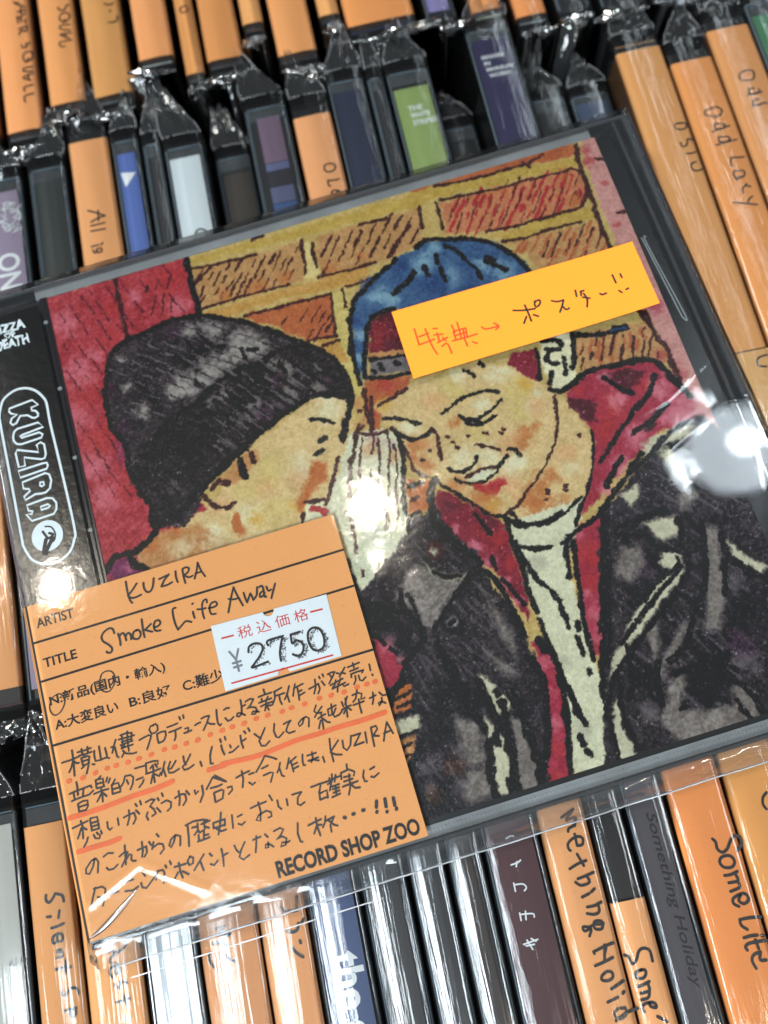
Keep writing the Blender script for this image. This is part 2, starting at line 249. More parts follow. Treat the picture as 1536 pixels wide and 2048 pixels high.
ART = 'F,mort,2,14,-27,-29,1227,-36,1241,1219,-14,1216;F,brickt,3,14,311,35,447,40,545,41,528,130,303,125;H,brd,5,14,-50,314,44,446,44,540,47,526,125,312,117;B,brko,70,23,427,116;B,brko,70,20,491,110;B,brko,70,16,359,109;F,brickt,3,14,574,39,771,44,800,42,786,121,700,140,563,129;H,brd,6,20,-50,578,52,768,55,795,60,776,118,699,131,570,116;B,brko,50,20,586,122;B,brko,50,16,654,117;F,brick,3,14,390,165,567,177,554,271,498,261,448,218,400,180;H,brd,4,16,-45,445,179,559,190,549,262,500,254;B,brko,60,20,457,187;B,brko,60,20,500,182;F,brick,3,14,791,-4,857,-6,1152,-6,1154,28,1050,18,859,11,801,12;H,brd,5,20,-15,825,4,1004,6,1156,4,1152,23,963,21;F,yell,3,14,715,12,839,4,1150,31,1151,56,851,33,709,34;F,brickr,3,14,844,47,1131,53,1153,90,1137,133,1090,145,915,143,832,115;H,red,7,17,-52,849,52,1128,61,1147,96,1131,131,1084,143,917,135,843,115;H,brd,3,20,-52,849,52,1128,61,1147,96,1131,131,1084,143,917,135,843,115;B,brko,60,20,969,56;B,brko,60,20,1109,63;B,brko,60,20,1113,133;F,brickt,3,14,946,177,1137,193,1143,242,1123,267,986,260,974,217;H,brick,7,16,-45,964,183,1131,199,1137,240,1120,266,989,253;H,brd,4,19,-50,1008,197,1131,199,1137,240,1120,266,1024,253;F,yell,3,14,918,155,1138,150,1140,182,952,179;F,yell,3,14,306,9,448,9,821,8,813,42,696,35,556,28,311,19;F,yelo,3,14,308,135,526,137,667,133,649,169,465,155,346,162;F,cream,3,14,547,46,561,46,564,126,528,130;F,yelp,3,14,571,175,598,176,577,308,549,299;F,yelp,3,14,571,173,595,174,578,284,575,388,579,434,553,462,530,447,548,387,548,313;F,yelo,2,14,504,260,550,271,566,326,545,326;F,brickt,3,14,1008,416,1151,425,1156,464,1163,519,1116,496,987,491;H,brick,7,17,-62,1011,425,1148,432,1153,463,1153,508,1117,493,997,484;H,brd,5,19,-62,1011,425,1148,432,1153,463,1153,508,1117,493,997,484;F,pinkc,3,14,1174,-15,1207,-14,1202,290,1205,594,1206,696,1169,663,1156,595,1163,498,1158,266,1155,143;B,redp,70,13,1174,23;B,redp,70,10,1182,108;B,redp,70,11,1171,212;B,redp,70,13,1170,54;B,pinkp,60,29,1172,321;B,pinkp,60,33,1177,398;B,redp,60,20,1153,508;B,redp,60,20,1171,551;B,redp,60,17,1180,404;L,brd,10,0,1159,5,1148,55,1147,116,1142,179,1140,230,1141,257;L,brd,8,0,1185,51,1201,59;L,brd,8,0,1182,184,1200,184;L,brd,11,0,1156,411,1156,457,1167,498,1166,527,1169,565;L,brd,11,0,1132,381,1145,404,1152,440;L,brd,7,0,308,30,377,37,447,40;L,brd,7,0,303,125,390,123,493,130;L,brd,7,0,555,131,617,136,676,136;L,brd,7,0,389,169,461,170,567,175;L,brd,7,0,568,174,562,218,554,271;L,brd,7,0,498,261,555,268;L,brd,7,0,593,170,591,212;L,brd,7,0,603,170,649,169;L,brd,7,0,524,280,558,280;L,brd,8,0,545,41,538,78,532,115;L,brd,8,0,564,51,558,108;L,brd,8,0,669,42,728,46;L,brd,8,0,800,42,792,91;L,brd,8,0,449,5,471,0;L,brd,8,0,705,133,735,104,767,79;L,brd,8,0,302,71,348,39;L,brd,7,0,846,7,929,14,1050,18;L,brd,7,0,849,40,953,51,1129,57;L,brd,7,0,1129,57,1150,80,1144,115,1118,147,1089,149;L,brd,7,0,915,141,991,148,1089,149;L,brd,7,0,939,174,987,179,1068,178,1105,182;L,brd,7,0,837,44,834,76,831,107;L,brd,7,0,1038,10,1047,25,1047,17;L,brd,7,0,789,117,805,122;F,redp,3,22,-21,-3,303,-2,300,131,244,200,209,517,317,713,52,768,-28,646,-26,444;B,pinkp,65,37,26,66;B,pinkp,65,40,34,184;B,pinkp,65,43,1,278;B,pinkp,65,40,24,384;B,pinkp,65,33,35,458;B,pinkp,65,20,178,56;B,pinkp,65,23,266,105;B,pinkp,65,20,71,158;B,red,60,30,134,62;B,red,60,27,110,124;B,red,60,37,253,41;B,red,60,30,39,243;B,red,60,37,47,337;B,red,60,27,70,451;B,red,60,20,65,317;B,purp,60,20,91,358;B,purp,60,20,85,385;B,purp,60,13,214,147;H,brd,5,23,-65,209,14,279,21,266,105,202,108;L,brd,10,0,150,3,149,35,148,78,146,113,146,140;L,inkb,13,0,305,-2,302,29,302,69,301,109,300,136;F,jackd,4,26,-9,652,117,611,410,662,454,716,458,834,434,976,435,1188,-2,1203,-3,845;F,creamw,4,14,510,485,528,478,583,482,611,507,600,598,580,695,560,738,524,806,454,833,454,716,452,655,407,671,445,539;B,blu,18,39,520,688;B,blu,18,31,486,727;B,brko,45,20,554,516;B,brko,45,17,590,545;B,brko,45,20,565,422;B,tan,70,20,553,418;B,tan,70,17,547,460;F,brko,4,14,599,598,654,615,636,631,624,670,588,662;L,inkb,10,0,603,613,627,611;L,brd,9,0,600,638,611,637;L,inkb,7,0,588,668,609,668;F,gry,3,14,582,671,629,680,626,695,586,742,568,716;L,inkb,9,0,574,697,615,681;L,inkb,9,0,589,738,625,692;L,inkb,9,0,576,716,574,697;F,skin,3,14,329,444,397,417,489,381,536,396,547,410,527,469,505,505,471,558,442,601,410,662,387,675,75,668,44,629,90,603,126,574,225,533;B,skl,70,32,495,412;B,skl,70,32,413,515;B,skl,70,35,290,579;B,peach,50,28,338,528;B,peach,50,28,401,533;B,peach,50,21,251,537;B,yelp,60,39,354,496;B,yelp,60,32,297,526;B,yelp,60,32,341,584;B,yel2,70,18,386,587;B,yel2,70,18,305,590;F,brko,8,14,436,507,466,516,456,550,419,568,386,601,385,579,415,545;F,tan,6,14,291,465,339,446,341,466,296,500,260,503,248,492;F,skl,3,14,405,582,443,597,430,630,380,633;F,tan,6,14,62,585,111,554,189,564,220,581,249,629,156,643,76,632;B,skl,60,25,152,599;B,skl,60,28,220,606;B,skl,60,18,220,581;B,brko,70,18,96,574;B,brko,70,18,147,565;B,brko,70,14,271,600;F,purp,3,14,-1,601,46,577,62,585,80,626,50,638;B,pinkp,60,14,51,603;L,inkb,14,0,3,599,21,580,47,575,63,579,82,572,111,554;L,inkb,14,0,52,582,61,603,79,619;L,inkb,14,0,303,461,303,480,304,499;L,brd,9,0,235,503,256,491;L,brd,9,0,216,508,229,529,243,542,260,546,271,542;L,brd,9,0,329,455,328,473;L,brd,15,0,263,499,268,500;L,brko,15,0,268,568,268,598;L,inkb,9,0,459,426,479,430,497,445;L,inkb,11,0,475,471,464,473;L,inkb,11,0,462,493,447,495;L,brd,8,0,489,516,476,535,464,560,439,600;L,brd,9,0,402,581,438,589;L,brd,9,0,392,603,385,623;L,brd,9,0,545,463,521,511,504,543,487,597;L,red,12,0,414,599,435,613;F,skin,3,14,910,484,942,539,962,599,961,639,945,683,925,719,903,732,857,749,789,752,757,728,773,699,867,623;F,skin,3,14,584,435,607,428,655,420,672,411,794,413,852,428,907,483,921,510,913,580,893,617,856,655,806,702,779,721,758,723,730,709,702,670,675,630,649,604,622,581,618,551,612,514,604,485,593,464;B,yelp,70,37,861,494;B,yelp,70,30,729,440;B,yelp,70,27,855,540;B,yelp,70,24,764,544;B,yelp,70,20,750,462;B,skl,75,20,780,498;B,skl,75,30,767,598;B,skl,75,27,715,589;B,skl,75,17,873,528;B,skl,75,17,644,502;B,skl,75,24,795,636;B,skl,75,20,847,441;B,brko,75,20,849,578;B,brko,75,17,829,597;B,brko,75,14,868,573;B,brko,75,20,638,543;B,brko,75,20,643,581;B,brko,75,14,625,561;B,brko,75,20,686,637;B,brko,75,24,721,675;B,brko,75,20,739,702;B,brko,75,27,824,728;B,brko,75,20,864,672;B,brko,75,24,839,685;B,brko,75,24,812,704;B,brko,75,20,868,735;B,brko,75,14,725,517;B,yel2,70,17,607,439;B,yel2,70,17,882,482;B,yel2,70,17,740,699;B,skl,50,20,905,670;B,peach,55,27,701,461;B,peach,55,27,804,589;B,peach,55,24,883,531;B,peach,55,24,690,645;B,peach,55,24,786,661;B,peach,55,24,910,637;B,peach,55,20,661,544;B,skl,70,20,762,425;B,skl,70,20,825,445;B,skl,70,14,900,510;B,skl,80,17,784,495;B,skl,80,15,631,498;B,skl,80,20,816,625;F,skl,3,14,942,395,1001,406,999,444,979,496,951,516,930,506,923,449;F,brick,3,14,580,378,672,400,658,421,607,428,584,435,593,464,583,486,561,479,565,418;B,red,60,20,621,406;B,red,60,14,573,450;B,yel2,50,14,604,438;F,redd,3,14,861,429,876,415,920,418,908,481,890,475,876,456;F,creamw,3,14,760,729,779,742,834,756,907,730,892,770,868,790,845,817,762,791;F,mag,3,14,945,522,979,504,1067,499,1114,501,1140,523,1153,560,1177,611,1172,641,1164,653,1098,649,1014,693,954,729,894,764,941,691,973,617,963,585,948,552;F,redk,3,14,1022,508,1083,511,1111,528,1088,553,1064,560,1045,539;F,redk,3,14,945,533,977,547,1001,565,983,595,962,588,947,555;B,red,80,17,1098,553;B,red,80,33,1030,578;B,red,80,27,994,620;B,red,80,17,975,524;B,pinkp,80,17,1031,520;B,pinkp,80,23,1121,571;B,pinkp,80,17,1147,550;B,pinkp,80,30,1160,620;B,pinkp,80,27,1126,630;B,pinkp,80,27,1045,647;B,pinkp,80,23,995,690;B,pinkp,80,17,954,729;B,pinkp,80,23,1041,567;F,mag,3,14,874,784,942,761,905,859,842,1017,829,1013,836,934,846,867,855,811;B,red,80,27,884,836;B,red,80,23,869,887;B,pinkp,60,20,851,945;B,pinkp,60,17,839,985;B,pinkp,60,13,877,794;B,pinkp,60,13,849,906;F,redd,3,14,648,635,666,643,690,667,714,696,737,719,752,736,748,793,748,836,748,879,733,924,725,887,708,826,693,796,672,759,647,720,636,674;B,pinkp,80,16,660,718;B,pinkp,80,16,684,762;B,pinkp,80,16,700,798;B,pinkp,80,13,716,841;B,pinkp,80,13,729,878;B,red,70,23,731,759;B,red,70,18,707,733;B,red,70,16,738,813;B,redk,70,21,722,725;B,redk,70,18,664,672;F,mag,3,14,728,961,757,976,757,1027,741,1096,711,1198,666,1199,702,1113,724,1032;B,pinkp,60,16,733,999;B,pinkp,60,13,727,1051;B,pinkp,60,13,720,1104;B,red,60,16,706,1143;B,red,60,16,685,1194;F,creamw,3,14,772,738,823,761,877,768,849,809,833,869,831,920,824,975,825,1024,826,1055,812,1141,798,1213,712,1188,744,1091,759,1023,756,942,747,875,754,789;F,creamw,3,14,762,733,906,733,879,780,854,820,756,789;B,gryl,30,17,785,822;B,gryl,30,17,768,1007;B,gryl,30,17,765,1127;F,jack,3,26,913,798,947,759,1045,697,1108,665,1177,644,1204,687,1205,958,1234,1234,771,1219,814,1090,870,922;F,jack,3,26,568,701,638,662,650,716,683,767,689,837,721,914,724,1000,709,1095,671,1215,383,1207,383,961,424,785,472,770;H,gryd,5,22,60,957,809,1092,831,1168,924,1077,1176,951,1183,873,1130,881,1042;H,gryd,5,23,50,1069,689,1207,670,1213,856,980,783;H,gryd,5,21,75,488,918,601,952,635,1122,653,1201,463,1173,462,1099;H,gryd,4,18,60,585,713,627,740,678,820,700,939,678,1005,532,961,531,837;H,jackd,9,27,64,957,809,1092,831,1168,924,1077,1176,951,1183,873,1130,881,1042;B,jackd,80,30,941,935;B,jackd,80,27,953,1020;B,jackd,80,30,888,1074;B,jackd,80,20,1040,984;B,jackd,80,37,1112,1019;B,jackd,80,20,978,1191;B,gry,70,20,946,872;B,gry,70,20,1002,1016;B,gry,70,27,1078,1101;B,gry,70,20,884,1133;B,gry,70,20,1116,963;B,purk,50,23,975,881;B,purk,50,27,1086,1067;B,purk,50,17,896,1003;B,jackd,80,39,556,996;B,jackd,80,36,525,1054;B,jackd,80,39,490,1164;B,jackd,80,20,607,1026;B,gry,60,20,484,1106;B,gry,60,20,551,1103;B,gry,60,23,531,1165;B,gry,60,16,477,1149;B,brko,25,20,528,1119;B,brko,25,20,479,1161;F,gryl,10,22,1102,848,1125,855,1099,951,1058,1040,1030,1025,1070,942;F,gryc,6,14,1132,887,1152,923,1181,954,1167,966,1130,922;F,gryc,8,14,999,809,1065,816,1049,848,1019,852,1007,831;F,gryl,14,26,942,838,974,848,975,881,938,908,914,888;F,gryl,10,26,944,1091,973,1082,939,1144,975,1160,1029,1165,1047,1122,1068,1162,1063,1196,989,1203,914,1198,901,1153;F,jackd,10,14,983,1072,1059,1071,1039,1120,1002,1157,983,1157,964,1118;F,gryc,5,14,824,1109,847,1092,833,1153,836,1178,841,1219,801,1214,808,1169;F,gryl,8,14,938,1059,983,1017,1004,1011,973,1048,944,1067;F,gryl,12,26,931,995,957,984,935,1058,941,1075,922,1099;F,gryc,8,14,1051,666,1116,655,1163,656,1141,677,1084,684,1046,696;F,gryc,6,14,974,745,1019,732,1017,755,990,774;F,gryc,10,14,1073,687,1102,689,1105,742,1087,743;F,gryl,10,14,1090,771,1117,787,1095,807,1070,806;F,gryc,5,14,823,1097,823,1079,852,1051,907,1006,969,962,1022,934,1042,911,1040,881,1012,869,996,884,1011,905,979,927,925,961,882,999,855,1028;L,inkb,10,0,1032,892,1030,904,993,918,969,930,949,947;L,inkb,10,0,1035,909,998,930,952,957,908,988,879,1007;L,inkb,10,0,1020,865,1041,878,1049,897,1045,915,1022,941,970,975,929,1000,885,1031,850,1057,827,1086,823,1097;L,inkb,12,0,992,879,992,896,1004,906;L,inkb,12,0,984,874,991,873;L,inkb,12,0,993,800,1045,800;L,inkb,12,0,979,803,997,841,1018,871;L,inkb,12,0,1063,822,1050,871;L,inkb,12,0,1101,841,1079,913,1059,955;L,inkb,12,0,1033,969,998,1034,952,1063;L,inkb,12,0,932,1057,919,1083,911,1126;L,inkb,12,0,952,1087,972,1084,1005,1088;L,inkb,12,0,1043,1118,1056,1137,1072,1175,1075,1208;L,inkb,12,0,1038,1159,1044,1181,1050,1198;L,inkb,12,0,938,1146,944,1145;L,inkb,12,0,1126,869,1122,910,1144,943,1172,980;L,inkb,12,0,1113,923,1087,979;L,inkb,12,0,889,1013,877,1071,859,1102;L,inkb,9,0,1050,805,973,801,936,813;L,inkb,13,0,959,512,1002,496,1067,499,1114,502,1139,518,1153,552,1174,602;L,inkb,13,0,1031,520,1050,545,1070,562;L,inkb,11,0,1125,543,1101,572,1064,596,1008,638,979,661,960,676;L,inkb,11,0,1125,605,1079,629,1044,639;L,inkb,11,0,1005,680,987,694,959,724;L,inkb,11,0,1179,658,1148,651,1114,658,1063,687,1006,714,962,742,932,768;L,inkb,11,0,1099,681,1108,709,1114,745,1113,772;L,inkb,11,0,1045,682,1018,701;L,brd,8,0,1070,644,1089,636;F,gryc,5,14,616,981,633,995,644,1025,660,1051,641,1072,626,1061,618,1030;F,gryc,5,14,606,1055,614,1078,628,1108,621,1146,613,1195,587,1195,589,1154,594,1110;F,gryl,5,14,653,1070,666,1102,667,1160,656,1202,622,1197,632,1150;F,gryl,12,28,547,1136,579,1145,574,1189,532,1190,529,1162;F,gryl,10,30,571,758,589,779,618,801,663,802,626,824,592,851,564,883,550,873,545,842,514,827,516,803;F,gryl,14,30,554,1040,588,1065,583,1135,554,1132,551,1085;F,gryl,14,26,671,840,688,886,699,943,692,985,674,906;F,gryl,14,26,643,946,661,966,689,1008,662,1000;F,jackd,8,14,449,782,497,817,508,846,524,875,511,901,497,867,451,853;F,mag,3,14,455,864,476,878,486,918,489,940,480,969,442,957;B,pinkp,60,16,476,885;B,pinkp,60,8,493,920;F,brko,3,14,460,970,499,961,496,981,486,1005,454,1010,451,988;F,gryc,4,14,448,1020,494,1019,488,1046,449,1046;F,tan,5,14,449,1055,477,1052,465,1083,447,1100;L,inkb,6,0,458,984,494,977;L,inkb,6,0,453,1012,495,1013;L,inkb,6,0,463,998,489,994;L,inkb,6,0,451,1047,485,1045;L,inkb,6,0,451,1067,467,1063;L,inkb,6,0,449,1084,462,1082;L,inkb,13,0,444,1001,458,975,482,959,500,958;L,inkb,13,0,485,1066,466,1089,449,1113;F,creamd,4,14,583,752,597,779,623,800,666,801,662,805,620,812,590,785;L,brd,11,0,613,730,623,738,621,753,608,760,601,750,606,733;B,gryc,90,9,610,746;L,inkb,8,0,598,785,618,801,642,804;L,inkb,13,0,631,704,640,723,662,758,687,792;L,inkb,13,0,688,810,704,840,710,872,716,907,720,945;L,inkb,16,0,654,615,640,627,632,657,626,687,632,710;L,inkb,12,0,662,807,625,834,597,858,586,869,567,881,569,899;L,inkb,12,0,499,828,521,837,535,856,545,881,541,900,528,911,506,919,490,938,482,954;L,inkb,12,0,495,889,506,902,523,909,535,903;L,inkb,12,0,563,912,571,939,579,975;L,inkb,9,0,616,884,615,903,592,896,582,881;L,inkb,9,0,528,796,525,823,529,842;L,inkb,9,0,539,810,543,831,541,853;L,inkb,9,0,458,863,472,882;L,inkb,9,0,479,893,485,905;L,inkb,9,0,520,816,519,834;B,gryw,90,12,602,881;L,inkb,8,0,596,885,606,878;L,inkb,10,0,757,736,754,774,755,815,754,846;L,inkb,8,0,704,701,722,748;L,inkb,8,0,709,788,708,811;L,inkb,8,0,714,833,726,857,738,891;L,inkb,18,0,643,1046,634,1081,632,1132,624,1164,620,1194;L,inkb,15,0,598,1099,591,1138,581,1168,582,1191;L,inkb,15,0,616,999,620,1042,622,1072,617,1088;L,inkb,15,0,603,1019,589,1044,599,1077;L,inkb,18,0,663,1034,668,1080,670,1127,670,1161,661,1195;L,inkb,15,0,718,988,724,1032,708,1100,688,1149,668,1183;L,inkb,12,0,757,976,758,1024,748,1069,736,1123,722,1171,716,1194;L,inkb,12,0,760,1001,759,1039,764,1067,765,1097,771,1122;L,inkb,12,0,755,1141,756,1152;L,inkb,12,0,759,1167,763,1173;L,inkb,12,0,612,1172,611,1194;L,inkb,12,0,613,1098,615,1107;L,inkb,12,0,637,1020,640,1027;L,inkb,16,0,575,975,579,1018,589,1062;L,inkb,16,0,563,935,575,975;L,inkb,16,0,746,978,741,959;L,inkb,11,0,760,774,759,814,753,861,755,909;L,inkb,11,0,761,798,775,851,797,890,801,924,800,952;L,inkb,11,0,754,922,756,988,755,1034,747,1092,732,1147,720,1183;L,inkb,11,0,760,1039,765,1076,770,1123;L,inkb,10,0,857,795,842,827,834,867;L,inkb,10,0,863,806,851,852,840,904,831,946,828,982,824,1018;L,inkb,10,0,819,948,817,960;L,inkb,10,0,810,974,809,1007;L,inkb,10,0,755,1139,755,1151;L,inkb,10,0,808,1032,810,1040;L,inkb,10,0,759,1169,763,1174;L,inkb,10,0,935,762,901,858,858,973,836,1028,818,1083,812,1141,806,1192;L,inkb,10,0,857,1065,841,1114,837,1149,843,1159,841,1188;L,inkb,15,0,927,800,888,918,847,1025;L,inkb,9,0,771,721,783,745,810,753,846,751,859,745;L,inkb,9,0,772,787,793,800,819,802;L,inkb,9,0,842,802,872,790,917,774;L,inkb,7,0,704,492,722,485,761,471,799,471,827,481;L,inkb,7,0,738,508,751,521,783,519,803,511,826,498;L,inkb,7,0,744,523,761,532,782,533,806,527;L,inkb,7,0,684,601,700,614,721,612,737,605,745,595;L,inkb,7,0,690,624,706,639,734,646,761,637,778,627,801,609;L,inkb,8,0,596,466,630,478,659,497;L,inkb,9,0,605,493,619,513,636,526,660,525,679,517;L,inkb,9,0,753,516,772,530;L,brd,7,0,679,517,683,536,679,564,677,581;L,brd,7,0,709,628,739,622,772,625;L,brd,7,0,752,572,769,581,790,594;L,inkb,8,0,805,598,818,604,823,618;L,inkb,8,0,773,417,783,424,791,436;L,inkb,8,0,808,413,815,422;L,brd,7,0,659,557,662,558;L,brd,7,0,641,571,644,572;L,brd,7,0,702,540,705,541;L,brd,7,0,708,553,711,554;L,brd,7,0,712,564,715,565;L,brd,7,0,740,549,742,550;L,brd,7,0,769,552,772,553;L,brd,7,0,776,556,779,556;L,brd,7,0,801,563,804,564;L,brd,7,0,810,557,813,558;L,brd,7,0,942,611,945,612;L,brd,7,0,885,699,888,700;L,brd,7,0,882,707,885,708;L,brd,7,0,850,698,852,699;L,brd,7,0,841,715,843,716;L,brd,7,0,846,704,849,705;L,brd,7,0,554,436,557,437;F,creamw,2,14,709,630,741,624,767,627,746,640,722,643;F,red,5,14,717,646,746,650,778,645,782,663,757,677,736,670,720,658;B,brko,50,12,741,675;B,skl,70,14,824,631;B,skl,70,10,777,609;L,brd,6,0,927,523,913,580,892,617,857,652,824,680,792,705,759,722;L,inkb,7,0,759,722,730,709,706,679,672,639,648,609;L,brd,6,0,648,609,621,585,618,551,612,514,606,490;L,inkb,7,0,970,613,955,658,931,707,901,746,877,779;L,inkb,7,0,763,730,789,750,827,757,867,749,904,729;L,inkb,7,0,757,728,777,748,788,755;L,inkb,9,0,873,788,902,780,937,767;L,inkb,9,0,764,785,790,796,818,801;L,inkb,11,0,945,407,968,411,977,425;L,inkb,11,0,942,425,967,433;L,inkb,11,0,951,428,938,446,944,459,954,459;L,inkb,11,0,970,453,962,484;L,inkb,11,0,1004,415,991,456,981,479;L,inkb,11,0,938,476,926,494;L,inkb,10,0,923,419,920,448,910,481;L,inkb,10,0,923,507,940,517,959,512;L,inkb,11,0,1006,412,1039,426,1076,429,1109,432;L,blud,7,0,1078,424,1107,430;L,inkb,6,0,1083,420,1112,426;L,brd,5,0,554,466,537,479,515,519,500,557,489,596;L,brd,5,0,566,484,560,511,552,527;L,brd,5,0,540,559,534,580;L,brd,5,0,590,496,590,521,581,550,559,618;L,brd,5,0,473,626,477,648,474,674,472,694;L,brd,5,0,546,642,545,662,535,679;L,inkb,9,0,611,506,611,542,596,594,584,633,579,672,574,695;L,brd,7,0,537,479,567,492,594,493;L,brd,6,0,472,623,480,649,471,665,472,686,468,706;L,brd,6,0,504,733,499,746;L,brd,6,0,470,740,468,751;F,blue,3,14,593,244,607,203,619,189,662,164,715,143,786,128,830,131,885,149,928,175,956,207,970,246,976,312,981,371,965,389,877,337,725,288,689,250,637,250,610,296,590,363,580,382,573,347;B,blul,80,23,658,202;B,blul,80,23,680,225;B,blul,80,17,599,283;B,blul,80,13,585,332;B,blul,80,27,766,174;B,blul,80,27,824,217;B,blul,80,20,873,210;B,blud,70,20,651,180;B,blud,70,30,777,229;B,blud,70,20,727,162;B,blud,70,17,601,253;B,blud,70,27,840,254;B,blul,70,26,918,237;B,blul,70,20,876,208;B,blul,70,16,802,145;B,blud,60,29,846,214;B,blud,60,29,776,214;F,redk,3,14,625,261,652,247,686,250,688,312,685,357,606,331;B,red,50,30,647,287;B,red,50,20,625,315;F,gry,3,14,606,331,680,351,679,388,596,376;L,inkb,9,0,607,339,630,343,676,350;L,inkb,9,0,583,372,624,386,674,391;L,inkb,9,0,620,354,623,367;L,inkb,9,0,652,361,658,367;L,inkb,9,0,603,364,608,369;F,tan,2,14,605,321,680,340,678,351,604,331;L,inkb,11,0,719,143,676,165,638,187,611,206,588,249,579,292,573,336,571,380;L,inkb,11,0,584,369,596,328,613,288,627,258,652,247,683,248;L,inkb,11,0,764,132,795,122,831,131,878,146,921,176,949,209,960,236,968,254;L,inkb,10,0,823,144,839,161,854,189,866,216,871,237;L,inkb,10,0,890,205,925,236;L,inkb,10,0,897,196,910,208;L,inkb,10,0,801,191,798,221;L,inkb,12,0,746,183,722,203,689,216;L,inkb,12,0,768,179,770,196;L,inkb,12,0,799,161,796,176;L,inkb,12,0,800,213,800,221;L,brd,9,0,576,396,569,431,565,480;L,brd,8,0,594,439,617,431,655,421;L,brd,8,0,584,417,568,481;F,beanie,3,26,76,243,103,168,117,152,206,136,257,128,306,140,385,182,454,229,499,268,536,308,548,355,553,400,540,419,533,393,487,379,408,400,351,427,294,455,244,484,217,505,202,540,169,559,113,545,114,494,86,445,89,397,95,369,75,328,72,277;B,gryb,90,39,299,259;B,gryb,90,32,236,278;B,gryb,90,32,365,216;B,gryb,90,28,319,177;B,gryb,90,28,394,246;B,gryb,90,21,270,165;B,gryb,90,18,142,307;B,gryb,90,12,122,246;B,gryb,90,21,272,278;B,gryb,90,21,213,283;B,gryb,90,28,346,246;B,gryb,90,9,122,182;B,purk,60,18,238,159;B,purk,60,14,85,250;B,purk,60,18,95,323;F,brim,6,30,184,344,264,311,353,279,429,269,482,262,536,332,546,398,483,377,390,402,286,456,217,505,173,542,118,539,119,489,91,436,111,382;B,gryb,70,18,302,319;B,gryb,70,18,419,290;B,gryb,70,18,446,314;B,gryb,70,21,342,379;B,gryb,70,14,282,328;B,gryb,70,21,439,352;B,gryb,70,18,491,364;B,gryb,70,18,362,358;B,gry,50,21,401,374;B,gry,50,21,287,422;B,gry,50,18,168,475;B,gry,50,25,325,389;B,purk,50,28,375,389;B,purk,50,18,511,355;B,purk,50,18,411,323;L,inkb,12,0,180,346,231,328,264,311,306,289,353,277,390,277,426,264,457,260,485,267;L,inkb,12,0,76,243,88,211,102,171,121,153,160,142,206,136,249,129,299,138,346,161,391,186,435,219,471,251,507,280,535,310;L,inkb,12,0,76,243,74,277,75,324,94,361,91,406,95,452,113,498,111,537;L,inkb,14,0,535,311,548,355,548,398,537,425,518,458,507,485;L,inkb,14,0,532,397,487,379,441,387,393,403,344,425,298,452,244,480,211,503;L,inkb,14,0,211,503,162,528,117,543;L,inkb,18,0,288,334,296,360,304,386;L,inkb,14,0,342,308,351,327,360,351;L,inkb,14,0,314,315,328,347,334,365;L,inkb,14,0,371,300,382,329;L,inkb,9,0,407,294,418,311;L,inkb,9,0,430,286,437,320;L,inkb,9,0,284,170,305,203;L,inkb,9,0,260,178,270,210;L,inkb,9,0,230,211,250,235;L,inkb,9,0,364,234,367,259;L,inkb,9,0,257,273,266,290;L,inkb,9,0,377,240,394,246;L,inkb,11,0,139,236,160,274,177,311;L,inkb,11,0,247,230,288,212,331,218;H,gry,3,21,40,113,187,214,151,302,155,387,203,449,248,356,266,260,298,204,319,137,329,103,287;H,inkb,3,21,40,116,172,216,143,303,151,420,218,465,257,354,273,258,305,186,337,113,337,87,274;H,inkb,8,20,52,197,348,270,317,358,286,428,273,480,270,529,333,538,376,471,370,388,393,288,449,214,489,134,530,127,499,103,417;H,gry,3,21,52,282,328,355,297,427,277,505,314,537,379,472,366,389,390,290,439,257,428;H,redk,3,30,70,23,10,281,14,273,107,125,137,67,307,82,490,7,466;L,brd,5,0,543,492,528,530,515,569;L,brd,5,0,573,501,564,542,551,580,536,625;L,brd,5,0,599,524,590,571,572,622,563,668;B,purp,25,14,565,499;B,purp,25,14,593,522'
